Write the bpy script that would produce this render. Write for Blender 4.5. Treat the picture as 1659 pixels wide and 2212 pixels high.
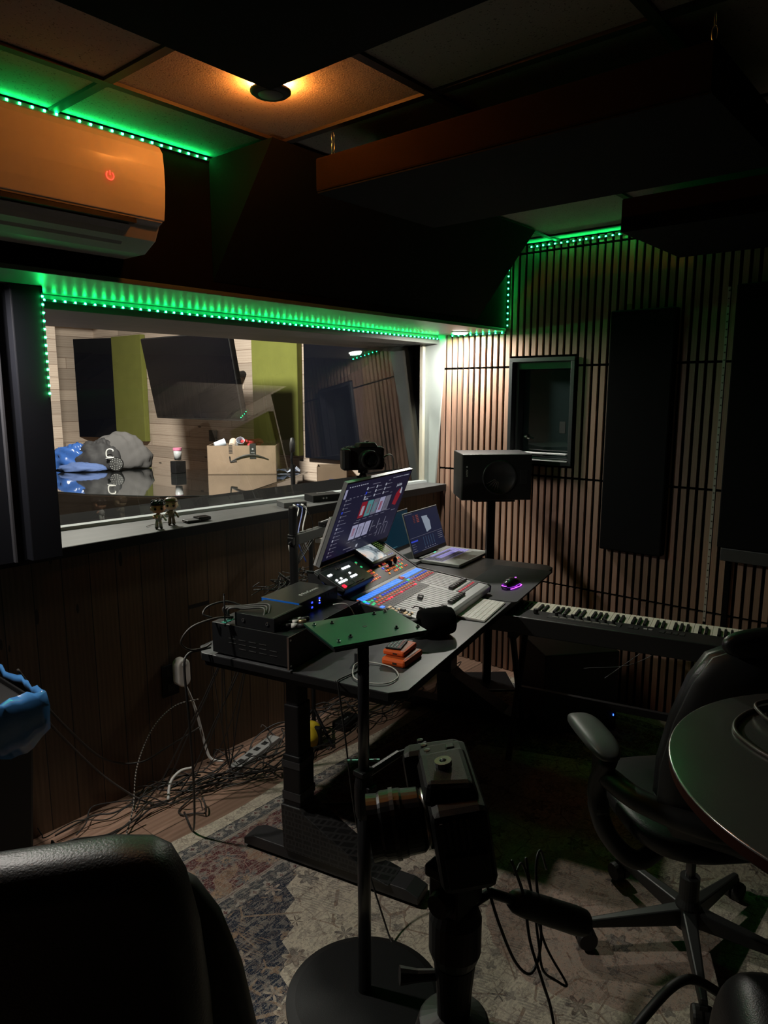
import bpy, math, random
from mathutils import Vector, Matrix
random.seed(7)
PI = math.pi
for o in list(bpy.data.objects): bpy.data.objects.remove(o)
SC = bpy.context.scene
COL = SC.collection

# ------------------------------------------------------------------ camera
YAW, PITCH = math.radians(49.696), math.radians(9.527)
cd = bpy.data.cameras.new('camera'); cam = bpy.data.objects.new('camera', cd); COL.objects.link(cam)
cd.sensor_fit = 'VERTICAL'; cd.sensor_height = 36.0; cd.lens = 36.0 * 1534 / 2212
cd.clip_start = 0.02
fw = Vector((math.sin(YAW) * math.cos(PITCH), math.cos(YAW) * math.cos(PITCH), -math.sin(PITCH)))
rt = Vector((math.cos(YAW), -math.sin(YAW), 0)); up = rt.cross(fw)
cam.matrix_world = Matrix(((rt.x, up.x, -fw.x, 0), (rt.y, up.y, -fw.y, 0), (rt.z, up.z, -fw.z, 1.645), (0, 0, 0, 1)))
SC.camera = cam
FR, RR = Vector((.763, .647, 0)), Vector((.647, -.763, 0))     # level view and sideways directions

# ------------------------------------------------------------------ world, exposure
SC.view_settings.view_transform = 'Standard'; SC.view_settings.look = 'None'
SC.view_settings.exposure = 0.0; SC.view_settings.gamma = 1.0; SC.view_settings.use_curve_mapping = False
w = bpy.data.worlds.new('world'); SC.world = w; w.use_nodes = True
w.node_tree.nodes['Background'].inputs[0].default_value = (.02, .02, .022, 1)
w.node_tree.nodes['Background'].inputs[1].default_value = 1.0
SC.cycles.max_bounces = 8; SC.cycles.transparent_max_bounces = 16
SC.cycles.use_denoising = True
SC.cycles.sample_clamp_indirect = 4.0
SC.cycles.caustics_reflective = False; SC.cycles.caustics_refractive = False
# lamp strengths
P_SOFFIT, P_SOFFIT2, P_AMBER, P_LIVE, E_LED = 17.5, 21.0, 0.0, 240.0, 160.0

def lamp(name, kind, loc, power, color, parent=None, size=.1, direction=None, spot=None, size_y=None, blend=.3):
    l = bpy.data.lights.new(name, kind); o = bpy.data.objects.new(name, l); COL.objects.link(o)
    l.energy = power; l.color = color
    if kind == 'AREA':
        l.size = size
        if size_y: l.shape = 'RECTANGLE'; l.size_y = size_y
        else: l.shape = 'DISK'
    else: l.shadow_soft_size = size
    if kind == 'SPOT': l.spot_size = spot; l.spot_blend = blend
    o.location = loc
    if direction is not None: o.rotation_euler = Vector(direction).to_track_quat('-Z', 'Y').to_euler()
    if parent: o.parent = parent
    return o

# ------------------------------------------------------------------ materials
MATS = {}
def mat(name, color=(.5, .5, .5), rough=.5, metal=0.0, emit=None, estr=0.0, spec=.5, bump=0.0, bscale=200.0, var=0.0, vscale=8.0, coat=0.0):
    if name in MATS: return MATS[name]
    m = bpy.data.materials.new(name); m.use_nodes = True; MATS[name] = m
    nt = m.node_tree; b = nt.nodes['Principled BSDF']
    b.inputs['Base Color'].default_value = (*color, 1); b.inputs['Roughness'].default_value = rough
    b.inputs['Metallic'].default_value = metal; b.inputs['Specular IOR Level'].default_value = spec
    b.inputs['Coat Weight'].default_value = coat
    if emit: b.inputs['Emission Color'].default_value = (*emit, 1); b.inputs['Emission Strength'].default_value = estr
    tc = nt.nodes.new('ShaderNodeTexCoord')
    n = nt.nodes.new('ShaderNodeTexNoise'); n.inputs['Scale'].default_value = vscale; n.inputs['Detail'].default_value = 5
    nt.links.new(tc.outputs['Object'], n.inputs['Vector'])
    v = var if var else .06
    mr = nt.nodes.new('ShaderNodeMapRange'); mr.inputs['To Min'].default_value = 1 - v; mr.inputs['To Max'].default_value = 1 + v
    mr.inputs['From Min'].default_value = .3; mr.inputs['From Max'].default_value = .7
    nt.links.new(n.outputs['Fac'], mr.inputs['Value'])
    mx = nt.nodes.new('ShaderNodeVectorMath'); mx.operation = 'SCALE'; mx.inputs[0].default_value = color
    nt.links.new(mr.outputs['Result'], mx.inputs['Scale']); nt.links.new(mx.outputs[0], b.inputs['Base Color'])
    if bump:
        n2 = nt.nodes.new('ShaderNodeTexNoise'); n2.inputs['Scale'].default_value = bscale; n2.inputs['Detail'].default_value = 3
        nt.links.new(tc.outputs['Object'], n2.inputs['Vector'])
        bp = nt.nodes.new('ShaderNodeBump'); bp.inputs['Strength'].default_value = bump; bp.inputs['Distance'].default_value = .002
        nt.links.new(n2.outputs['Fac'], bp.inputs['Height']); nt.links.new(bp.outputs[0], b.inputs['Normal'])
    return m

class NT:
    """tiny helper to write node maths"""
    def __init__(s, name, rough=.6):
        s.m = bpy.data.materials.new(name); s.m.use_nodes = True; MATS[name] = s.m
        s.t = s.m.node_tree; s.b = s.t.nodes['Principled BSDF']; s.b.inputs['Roughness'].default_value = rough
        s.tc = s.t.nodes.new('ShaderNodeTexCoord')
        sx = s.t.nodes.new('ShaderNodeSeparateXYZ'); s.t.links.new(s.tc.outputs['Object'], sx.inputs[0])
        s.x, s.y, s.z = sx.outputs
    def link(s, a, b): s.t.links.new(a, b)
    def mth(s, op, a, b=None, c=None):
        n = s.t.nodes.new('ShaderNodeMath'); n.operation = op
        for i, v in enumerate((a, b, c)):
            if v is None: continue
            if isinstance(v, (int, float)): n.inputs[i].default_value = v
            else: s.link(v, n.inputs[i])
        return n.outputs[0]
    def vec(s, x, y, z):
        n = s.t.nodes.new('ShaderNodeCombineXYZ')
        for i, v in enumerate((x, y, z)):
            if isinstance(v, (int, float)): n.inputs[i].default_value = v
            else: s.link(v, n.inputs[i])
        return n.outputs[0]
    def noise(s, v=None, scale=5, detail=4, dist=0):
        n = s.t.nodes.new('ShaderNodeTexNoise'); n.inputs['Scale'].default_value = scale; n.inputs['Detail'].default_value = detail
        n.inputs['Distortion'].default_value = dist
        s.link(v if v is not None else s.tc.outputs['Object'], n.inputs['Vector']); return n.outputs['Fac']
    def voro(s, v=None, scale=5, feature='F1', rnd=1.0, out='Distance'):
        n = s.t.nodes.new('ShaderNodeTexVoronoi'); n.feature = feature; n.inputs['Scale'].default_value = scale
        n.inputs['Randomness'].default_value = rnd
        s.link(v if v is not None else s.tc.outputs['Object'], n.inputs['Vector']); return n.outputs[out]
    def mix(s, f, a, b):
        n = s.t.nodes.new('ShaderNodeMix'); n.data_type = 'RGBA'
        if isinstance(f, (int, float)): n.inputs[0].default_value = f
        else: s.link(f, n.inputs[0])
        for i, v in ((6, a), (7, b)):
            if isinstance(v, tuple): n.inputs[i].default_value = (*v, 1)
            else: s.link(v, n.inputs[i])
        return n.outputs[2]
    def ramp(s, v, stops, interp='LINEAR'):
        n = s.t.nodes.new('ShaderNodeValToRGB'); n.color_ramp.interpolation = interp
        e = n.color_ramp.elements
        while len(e) < len(stops): e.new(.5)
        for q, (p, c) in zip(e, stops): q.position = p; q.color = (*c, 1)
        s.link(v, n.inputs[0]); return n.outputs[0]
    def step(s, a, lo, hi):           # 1 inside lo..hi
        return s.mth('MULTIPLY', s.mth('GREATER_THAN', a, lo), s.mth('LESS_THAN', a, hi))
    def color(s, c): s.link(c, s.b.inputs['Base Color'])
    def bump(s, h, strength=.3, dist=.003):
        n = s.t.nodes.new('ShaderNodeBump'); n.inputs['Strength'].default_value = strength; n.inputs['Distance'].default_value = dist
        s.link(h, n.inputs['Height']); s.link(n.outputs[0], s.b.inputs['Normal'])

def planks(name, axis, width, c1, c2, length=1.8, rough=.6, knots=True, gapc=(.01, .008, .006), across='z'):
    """boards laid side by side; axis = the coordinate that crosses the boards, across = the one along them"""
    k = NT(name, rough); A = {'x': k.x, 'y': k.y, 'z': k.z}
    u = k.mth('DIVIDE', A[axis], width); row = k.mth('FLOOR', u); fr = k.mth('FRACT', u)
    l = k.mth('ADD', k.mth('DIVIDE', A[across], length), k.mth('MULTIPLY', row, .37))
    fl = k.mth('FRACT', l); cell = k.mth('ADD', k.mth('MULTIPLY', row, 7.31), k.mth('FLOOR', l))
    wn = k.t.nodes.new('ShaderNodeTexWhiteNoise'); wn.noise_dimensions = '1D'; k.link(cell, wn.inputs['W'])
    g = k.noise(k.vec(k.mth('MULTIPLY', u, 1.0), k.mth('ADD', k.mth('MULTIPLY', l, .5 * length), k.mth('MULTIPLY', cell, 3.7)), 0), 9, 6, 1.5)
    n = k.t.nodes.new('ShaderNodeTexWave'); n.inputs['Scale'].default_value = 1.3; n.inputs['Distortion'].default_value = 6; n.inputs['Detail'].default_value = 3
    k.link(k.vec(k.mth('MULTIPLY', u, 1.3), k.mth('ADD', k.mth('MULTIPLY', l, length * .35), cell), 0), n.inputs['Vector'])
    f = k.mth('ADD', k.mth('MULTIPLY', g, .6), k.mth('MULTIPLY', n.outputs['Fac'], .25))
    c = k.mix(f, c1, c2)
    sc = k.t.nodes.new('ShaderNodeVectorMath'); sc.operation = 'SCALE'; k.link(c, sc.inputs[0])
    k.link(k.mth('ADD', .72, k.mth('MULTIPLY', wn.outputs['Value'], .5)), sc.inputs['Scale']); c = sc.outputs[0]
    if knots:
        v = k.voro(k.vec(k.mth('MULTIPLY', u, .9), k.mth('MULTIPLY', l, length * 2.2), cell), 1.1)
        c = k.mix(k.mth('LESS_THAN', v, .075), c, tuple(q * .25 for q in c1))
    gap = k.mth('MAXIMUM', k.mth('GREATER_THAN', fr, 1 - .004 / width), k.mth('LESS_THAN', fl, .002))
    c = k.mix(gap, c, gapc); k.color(c)
    k.bump(k.mth('SUBTRACT', k.mth('MULTIPLY', g, .2), gap), .5, .004)
    return k.m

def glass(name, tint=(.93, .97, .95), ior=1.5):
    m = bpy.data.materials.new(name); m.use_nodes = True; MATS[name] = m; nt = m.node_tree
    nt.nodes.remove(nt.nodes['Principled BSDF'])
    tr = nt.nodes.new('ShaderNodeBsdfTransparent'); tr.inputs[0].default_value = (*tint, 1)
    gl = nt.nodes.new('ShaderNodeBsdfGlossy'); gl.inputs['Roughness'].default_value = .0; gl.inputs[0].default_value = (1, 1, 1, 1)
    fr = nt.nodes.new('ShaderNodeFresnel'); fr.inputs[0].default_value = ior
    mx = nt.nodes.new('ShaderNodeMixShader')
    mt = nt.nodes.new('ShaderNodeMath'); mt.operation = 'MULTIPLY'; mt.inputs[1].default_value = 2.4
    nt.links.new(fr.outputs[0], mt.inputs[0]); nt.links.new(mt.outputs[0], mx.inputs[0])
    nt.links.new(tr.outputs[0], mx.inputs[1]); nt.links.new(gl.outputs[0], mx.inputs[2])
    nt.links.new(mx.outputs[0], nt.nodes['Material Output'].inputs[0])
    return m

# ------------------------------------------------------------------ mesh builder
class MB:
    def __init__(s): s.v = []; s.f = []; s.M = Matrix.Identity(4)
    def add(s, vs, fs):
        b = len(s.v); s.v += [tuple(s.M @ Vector(p)) for p in vs]; s.f += [tuple(b + i for i in f) for f in fs]; return s
    def box(s, x0, x1, y0, y1, z0, z1):
        v = [(x, y, z) for z in (z0, z1) for y in (y0, y1) for x in (x0, x1)]
        return s.add(v, [(0, 2, 3, 1), (4, 5, 7, 6), (0, 1, 5, 4), (2, 6, 7, 3), (0, 4, 6, 2), (1, 3, 7, 5)])
    def cb(s, c, d): return s.box(c[0] - d[0] / 2, c[0] + d[0] / 2, c[1] - d[1] / 2, c[1] + d[1] / 2, c[2] - d[2] / 2, c[2] + d[2] / 2)
    def hexa(s, bot, top):       # two rings of 4 points
        return s.add(list(bot) + list(top), [(3, 2, 1, 0), (4, 5, 6, 7), (0, 1, 5, 4), (1, 2, 6, 5), (2, 3, 7, 6), (3, 0, 4, 7)])
    def prism(s, poly, z0, z1):  # poly in xy, ccw
        n = len(poly); v = [(x, y, z0) for x, y in poly] + [(x, y, z1) for x, y in poly]
        return s.add(v, [tuple(range(n))[::-1], tuple(range(n, 2 * n))] + [(i, (i + 1) % n, n + (i + 1) % n, n + i) for i in range(n)])
    def prismx(s, poly, x0, x1): # poly in yz
        n = len(poly); v = [(x0, y, z) for y, z in poly] + [(x1, y, z) for y, z in poly]
        return s.add(v, [tuple(range(n))[::-1], tuple(range(n, 2 * n))] + [(i, (i + 1) % n, n + (i + 1) % n, n + i) for i in range(n)])
    def tube(s, pts, r, n=8, cap=True):
        pts = [Vector(p) for p in pts]; R = r if isinstance(r, (list, tuple)) else [r] * len(pts)
        vs = []; fs = []; prev = None
        for i, p in enumerate(pts):
            t = (pts[min(i + 1, len(pts) - 1)] - pts[max(i - 1, 0)])
            t = t.normalized() if t.length > 1e-9 else Vector((0, 0, 1))
            if prev is None: a = t.orthogonal().normalized()
            else:
                a = prev - t * prev.dot(t); a = a.normalized() if a.length > 1e-6 else t.orthogonal().normalized()
            prev = a; b = t.cross(a)
            for k in range(n): vs.append(tuple(p + (a * math.cos(2 * PI * k / n) + b * math.sin(2 * PI * k / n)) * R[i]))
        for i in range(len(pts) - 1):
            for k in range(n): fs.append((i * n + k, i * n + (k + 1) % n, (i + 1) * n + (k + 1) % n, (i + 1) * n + k))
        if cap: fs += [tuple(range(n))[::-1], tuple(range((len(pts) - 1) * n, len(pts) * n))]
        return s.add(vs, fs)
    def lathe(s, prof, n=24, c=(0, 0, 0), ax='z'):
        vs = []; fs = []
        for r, h in prof:
            for k in range(n):
                a = 2 * PI * k / n; p = (r * math.cos(a), r * math.sin(a), h)
                if ax == 'y': p = (p[0], p[2], -p[1])
                if ax == 'x': p = (p[2], p[0], p[1])
                vs.append((p[0] + c[0], p[1] + c[1], p[2] + c[2]))
        for i in range(len(prof) - 1):
            for k in range(n): fs.append((i * n + k, i * n + (k + 1) % n, (i + 1) * n + (k + 1) % n, (i + 1) * n + k))
        if prof[0][0] > 1e-6: fs.append(tuple(range(n))[::-1])
        if prof[-1][0] > 1e-6: fs.append(tuple(range((len(prof) - 1) * n, len(prof) * n)))
        return s.add(vs, fs)
    def sph(s, c, r, sc=(1, 1, 1), n=16, m=10):
        return s.add(*_sph(c, r, sc, n, m))
    def build(s, name, m, parent=None, bevel=0.0, smooth=False, sub=0):
        me = bpy.data.meshes.new(name); me.from_pydata(s.v, [], s.f); me.update()
        me.materials.append(m); o = bpy.data.objects.new(name, me); COL.objects.link(o)
        if parent is not None: o.parent = parent
        if bevel:
            b = o.modifiers.new('bevel', 'BEVEL'); b.width = bevel; b.segments = 2; b.limit_method = 'ANGLE'; b.angle_limit = .6
        if sub:
            b = o.modifiers.new('sub', 'SUBSURF'); b.levels = b.render_levels = sub
        if smooth:
            for p in me.polygons: p.use_smooth = True
        return o
def _sph(c, r, sc, n, m):
    vs = []; fs = []
    for i in range(m + 1):
        t = PI * i / m
        for k in range(n):
            a = 2 * PI * k / n
            vs.append((c[0] + r * sc[0] * math.sin(t) * math.cos(a), c[1] + r * sc[1] * math.sin(t) * math.sin(a), c[2] - r * sc[2] * math.cos(t)))
    for i in range(m):
        for k in range(n): fs.append((i * n + k, i * n + (k + 1) % n, (i + 1) * n + (k + 1) % n, (i + 1) * n + k))
    return vs, fs

def tag(o, label=None, cat=None, group=None, kind=None):
    if label: o['label'] = label
    if cat: o['category'] = cat
    if group: o['group'] = group
    if kind: o['kind'] = kind
    return o
def thing(name, label, cat, loc=(0, 0, 0), rz=0.0, group=None):
    o = bpy.data.objects.new(name, None); COL.objects.link(o); o.location = loc; o.rotation_euler = (0, 0, rz)
    o.empty_display_size = .05
    return tag(o, label, cat, group)
def copy_tree(o, parent=None):
    c = o.copy(); COL.objects.link(c); c.parent = parent
    for ch in list(o.children): copy_tree(ch, c)
    return c
def text(name, body, size, m, parent, loc, rot, ext=.0004):
    cu = bpy.data.curves.new(name, 'FONT'); cu.body = body; cu.size = size; cu.extrude = ext; cu.align_x = 'CENTER'; cu.align_y = 'CENTER'
    t = bpy.data.objects.new(name + '_tmp', cu); COL.objects.link(t)
    me = bpy.data.meshes.new_from_object(t.evaluated_get(bpy.context.evaluated_depsgraph_get()))
    bpy.data.objects.remove(t); me.materials.clear(); me.materials.append(m)
    o = bpy.data.objects.new(name, me); COL.objects.link(o); o.parent = parent; o.location = loc; o.rotation_euler = rot
    return o
def frame_mat(o, x, y, z):       # rotation matrix from three axes
    return Matrix(((x[0], y[0], z[0], o[0]), (x[1], y[1], z[1], o[1]), (x[2], y[2], z[2], o[2]), (0, 0, 0, 1)))
def curve(pts, n=10):            # catmull-rom through points
    P = [Vector(p) for p in pts]; P = [P[0] * 2 - P[1]] + P + [P[-1] * 2 - P[-2]]; out = []
    for i in range(1, len(P) - 2):
        for k in range(n):
            t = k / n; a, b, c, d = P[i - 1:i + 3]
            out.append(.5 * ((2 * b) + (c - a) * t + (2 * a - 5 * b + 4 * c - d) * t * t + (3 * b - a - 3 * c + d) * t ** 3))
    out.append(P[-2]); return out
# desk coordinates: u along the front edge, v to the window wall
DA = math.radians(12.833); D0 = Vector((1.573, 1.265, 0)); DU = Vector((math.cos(DA), math.sin(DA), 0)); DV = Vector((-math.sin(DA), math.cos(DA), 0))
DT = .745
def dk(u, v, z=DT): p = D0 + DU * u + DV * v; return Vector((p.x, p.y, z))

# ================================================================== materials used by the room
black = mat('black_plastic', (.006, .006, .0065), .5, spec=.3)
blackmatte = mat('black_fabric', (.0045, .0045, .005), .95, spec=.15, bump=.4, bscale=900)
blackmetal = mat('black_metal', (.006, .006, .0065), .42, spec=.3)
darkgrey = mat('dark_grey_paint', (.022, .022, .023), .5)
midgrey = mat('mid_grey', (.16, .16, .165), .5)
steel = mat('steel', (.6, .6, .6), .28, metal=1)
rubber = mat('rubber', (.008, .0075, .0075), .55)
white = mat('white_plastic', (.62, .61, .58), .4)
M_upper = mat('upper_wall_paint', (.006, .0045, .0035), .95, spec=.05, bump=.3, bscale=60, var=.2)
M_soffit = mat('soffit_paint', (.14, .14, .135), .42)
M_trap = mat('trap_fabric', (.006, .007, .006), .95, spec=.1, bump=.3, bscale=800)
M_sill = NT('sill_laminate', .5); k = M_sill
n1 = k.noise(k.vec(k.mth('MULTIPLY', k.x, 1.2), k.mth('MULTIPLY', k.y, 5), k.z), 3, 5, 1); k.color(k.ramp(n1, [(.3, (.058, .060, .061)), (.7, (.098, .100, .101))])); M_sill = k.m
k = NT('ceiling_tile', .9)
g = k.noise(None, 160, 2); s1 = k.voro(None, 70)
c = k.mix(k.mth('LESS_THAN', g, .34), (.36, .325, .29), (.16, .14, .12)); k.color(k.mix(k.mth('LESS_THAN', s1, .1), c, (.12, .11, .1)))
k.bump(k.noise(None, 220, 4), .35, .003); M_tile = k.m
M_grid = mat('ceiling_grid_brown', (.030, .022, .018), .6)
M_wood_slat = planks('slat_oak', 'y', .0403, (.29, .168, .112), (.47, .305, .225), length=40, rough=.5, knots=False, gapc=(.24, .14, .08))
M_felt = mat('black_felt', (.004, .004, .004), 1, spec=.05)
M_lowplank = planks('dark_wall_boards', 'x', .107, (.055, .033, .018), (.150, .094, .052), length=9, rough=.5)
M_floor = planks('floor_boards', 'y', .14, (.16, .09, .06), (.36, .235, .17), length=1.2, rough=.42, knots=False, gapc=(.05, .03, .02), across='x')
M_pine_x = planks('pine_boards_far', 'z', .12, (.40, .31, .25), (.68, .57, .48), length=1.9, rough=.6, gapc=(.16, .1, .07), across='x')
M_pine_y = planks('pine_boards_side', 'z', .12, (.40, .31, .25), (.68, .57, .48), length=1.9, rough=.6, gapc=(.16, .1, .07), across='y')
M_dark = mat('dark_room_wall', (.030, .024, .020), .8)
M_char = mat('charcoal_door_paint', (.005, .0055, .008), .6, spec=.15)
M_glass = glass('window_glass')
GREEN = (.0, 1.0, .30)
M_led = mat('green_diode', (.1, .4, .2), .4, emit=(.006, 1.0, .17), estr=E_LED)
M_ledoff = mat('unlit_diode_tape', (.55, .50, .44), .5)
M_tape = mat('black_led_tape', (.008, .012, .01), .5)

def S(o): o['kind'] = 'structure'; return o
WX, WY = 3.57, 2.545
# ------------------------------------------------------------------ shell
S(MB().box(-1.7, 4.5, -1.7, 8.4, -.1, 0).build('floor', M_floor))
S(MB().box(-1.7, 3.7, -1.7, 2.7, 2.44, 2.56).build('ceiling', M_tile))
gb = MB()
for x in [1.052 + .602 * i for i in range(-4, 5)]: gb.box(x - .013, x + .013, -1.7, 2.13, 2.431, 2.443)
for y in [1.834 - .598 * i for i in range(0, 6)]: gb.box(-1.7, 3.6, y - .013, y + .013, 2.4305, 2.4425)
gb.build('ceiling_grid', M_grid, bpy.data.objects['ceiling'])
S(MB().box(-1.7, -1.6, -1.7, 2.7, 0, 2.44).build('wall_back', M_dark))
S(MB().box(-1.6, 3.57, -1.7, -1.6, 0, 2.44).build('wall_front', M_dark))
# window wall: boarded lower part, bulkhead above, dark panelled door at the left
S(MB().box(-1.6, 3.6, 2.56, 2.72, 0, 1.06).build('wall_left', M_lowplank))
wl = bpy.data.objects['wall_left']
MB().box(-1.6, 3.585, 2.13, 3.2, 2.0, 2.44).build('bulkhead', M_upper, wl)
MB().box(-1.6, 3.575, 2.128, 2.62, 1.985, 2.0).build('soffit_board', M_soffit, wl, bevel=.002)
dr = MB().box(-1.6, 1.0, 2.42, 2.9, 1.09, 1.985).build('door_1', M_char); S(dr)
MB().box(.955, .965, 2.405, 2.42, 1.09, 1.985).build('trim_bead', mat('door_bead', (.04, .04, .045), .35), dr, bevel=.002)
MB().box(1.0, 1.103, 2.38, 2.9, 1.09, 1.985).build('post', M_char, dr, bevel=.004)
S(MB().box(-1.6, 3.57, 2.527, 3.2, 1.058, 1.09).build('trim_1', M_sill, bevel=.002))
MB().box(-1.6, 3.57, 2.5245, 2.5268, 1.050, 1.0885).build('edge_band', black, bpy.data.objects['trim_1'])
# studio window: two glass sheets in a pale frame, yawed a little against the wall
def gy(x): return 2.87 - .078 * (x - 1.31)
win = S(MB().hexa([(1.108, gy(1.108) - .03, 1.09), (3.57, gy(3.57) - .03, 1.09), (3.57, gy(3.57) + .02, 1.09), (1.108, gy(1.108) + .02, 1.09)],
                  [(1.108, gy(1.108) - .03, 1.104), (3.57, gy(3.57) - .03, 1.104), (3.57, gy(3.57) + .02, 1.104), (1.108, gy(1.108) + .02, 1.104)]).build('window_1', mat('window_frame_white', (.45, .50, .50), .5)))
M_wfr = MATS['window_frame_white']
MB().hexa([(1.108, 2.56, 1.935), (3.57, 2.59, 1.935), (3.57, 3.2, 1.935), (1.108, 3.2, 1.935)],
          [(1.108, 2.56, 1.984), (3.57, 2.59, 1.984), (3.57, 3.2, 1.984), (1.108, 3.2, 1.984)]).build('window_head', mat('window_head_paint', (.16, .17, .165), .5), win, bevel=.002)
MB().add([(3.558, 2.536, 1.985), (3.558, 2.602, 1.09), (3.558, 2.71, 1.09), (3.558, 2.71, 1.985), (3.572, 2.536, 1.985), (3.572, 2.602, 1.09), (3.572, 2.71, 1.09), (3.572, 2.71, 1.985)],
         [(0, 1, 2, 3), (7, 6, 5, 4), (0, 4, 5, 1), (1, 5, 6, 2), (3, 2, 6, 7), (0, 3, 7, 4)]).build('window_jamb', mat('jamb_white', (.36, .41, .39), .5), win)
MB().hexa([(1.118, gy(1.118) + .022, 1.0902), (3.559, gy(3.559) + .022, 1.0902), (3.559, 3.2, 1.0902), (1.118, 3.2, 1.0902)], [(1.118, gy(1.118) + .022, 1.094), (3.559, gy(3.559) + .022, 1.094), (3.559, 3.2, 1.094), (1.118, 3.2, 1.094)]).build('inner_sill_shade', M_felt, win)  # added dark sheet over the sill, standing in for dim reflections in the glass
MB().box(3.559, 3.585, 2.712, 3.2, 1.09, 1.985).build('window_jamb_shade', M_felt, win)  # rear of the pale jamb, painted black to look unlit behind the glass
MB().box(1.103, 1.118, 2.42, 3.2, 1.09, 1.985).build('window_jamb_dark', M_char, win)
MB().box(3.53, 3.557, gy(3.55) - .012, gy(3.55) + .012, 1.1, 1.94).build('window_stop', mat('stop_cream', (.52, .50, .40), .5), win, bevel=.002)
for i, (dy, lean) in enumerate(((.040, .036), (.20, .110))):
    p = [(1.118, gy(1.118) + dy, 1.1), (3.56, gy(3.56) + dy, 1.1), (3.56, gy(3.56) + dy + .0, 1.94), (1.118, gy(1.118) + dy, 1.94)]
    q = [(a, b + (lean if j > 1 else -lean), c) for j, (a, b, c) in enumerate(p)]
    MB().add(q, [(0, 1, 2, 3)]).build('glass_pane', M_glass, win)
# slat wall
SP = .0403
yhole0, yhole1, zhole0, zhole1 = 1.70, 2.095, 1.253, 1.835
wr = S(MB().box(3.585, 3.7, -1.6, yhole0, 0, 2.44).box(3.585, 3.7, yhole1, 3.2, 0, 2.44).box(3.585, 3.7, yhole0, yhole1, 0, zhole0).box(3.585, 3.7, yhole0, yhole1, zhole1, 2.44).build('wall_right', M_felt))
sl = MB(); y = 2.545
zj = [0.0, .588, 1.19, 1.79, 2.392, 2.44]
i = 0
while y > -1.5:
    for a, b in zip(zj[:-1], zj[1:]):
        z0, z1 = a + .004, b - .008
        if y < yhole1 + .005 and y + .0275 > yhole0 - .005 and z1 > zhole0 - .02 and z0 < zhole1 + .02:
            segs = [(z0, zhole0 - .012), (zhole1 + .012, z1)]
        else: segs = [(z0, z1)]
        for s0, s1 in segs:
            if s1 - s0 > .02: sl.box(3.57, 3.587, y + .0015, y + .0262, s0, s1)
    y -= SP
# slats seen past the slanted jamb
sl.box(3.5725, 3.587, 2.585, 2.60, 1.09, 1.78)
sl.build('slats', M_wood_slat, wr)
# small dark window in the slat wall
M_fr = mat('black_window_frame', (.022, .024, .026), .4)
w2 = S(MB().box(3.555, 3.60, yhole0, yhole1, zhole1 - .022, zhole1).box(3.555, 3.60, yhole0, yhole1, zhole0, zhole0 + .022)
       .box(3.555, 3.60, yhole0, yhole0 + .022, zhole0 + .022, zhole1 - .022).box(3.555, 3.60, yhole1 - .022, yhole1, zhole0 + .022, zhole1 - .022).build('window_2', M_fr, bevel=.002))
MB().box(3.60, 3.70, yhole0 + .001, yhole1 - .001, zhole0 + .001, zhole0 + .03).box(3.60, 3.70, yhole0 + .001, yhole1 - .001, zhole1 - .06, zhole1 - .001)\
    .box(3.60, 3.70, yhole1 - .04, yhole1 - .001, zhole0 + .03, zhole1 - .06).box(3.60, 3.70, yhole0 + .001, yhole0 + .03, zhole0 + .03, zhole1 - .06).build('reveal', M_fr, w2)
MB().box(3.66, 3.666, yhole0 + .03, yhole1 - .04, zhole0 + .03, zhole1 - .06).build('glass_pane', mat('dark_window_glass', (.012, .02, .019), .08, coat=.5), w2)
MB().box(3.548, 3.60, yhole0 + .02, yhole1 - .02, zhole0 + .0215, zhole0 + .027).box(3.552, 3.60, yhole0 + .03, yhole1 - .02, zhole0 + .058, zhole0 + .064).build('silver_strip', mat('silver_strip', (.55, .55, .55), .5), w2)
MB().tube([(3.645, yhole1 - .075, zhole0 + .14), (3.64, yhole1 - .075, zhole0 + .14), (3.635, yhole1 - .10, zhole0 + .135)], .006, 8).sph((3.645, yhole1 - .07, zhole0 + .145), .012).build('window_handle', steel, w2, smooth=True)
MB().box(3.659, 3.662, yhole0 + .09, yhole0 + .125, zhole0 + .17, zhole0 + .235).build('switch_plate', mat('plate_dark', (.004, .004, .004), .5), w2)

# ------------------------------------------------------------------ bass trap under the ceiling, along the bulkhead
tr_ = MB().prismx([(2.127, 2.43), (2.127, 2.03), (1.80, 2.43)][::-1], 1.585, 3.27).build('corner_bass_trap', M_trap)
tag(tr_, 'long black fabric wedge wedged under the ceiling above the studio window', 'acoustic panel')

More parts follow.
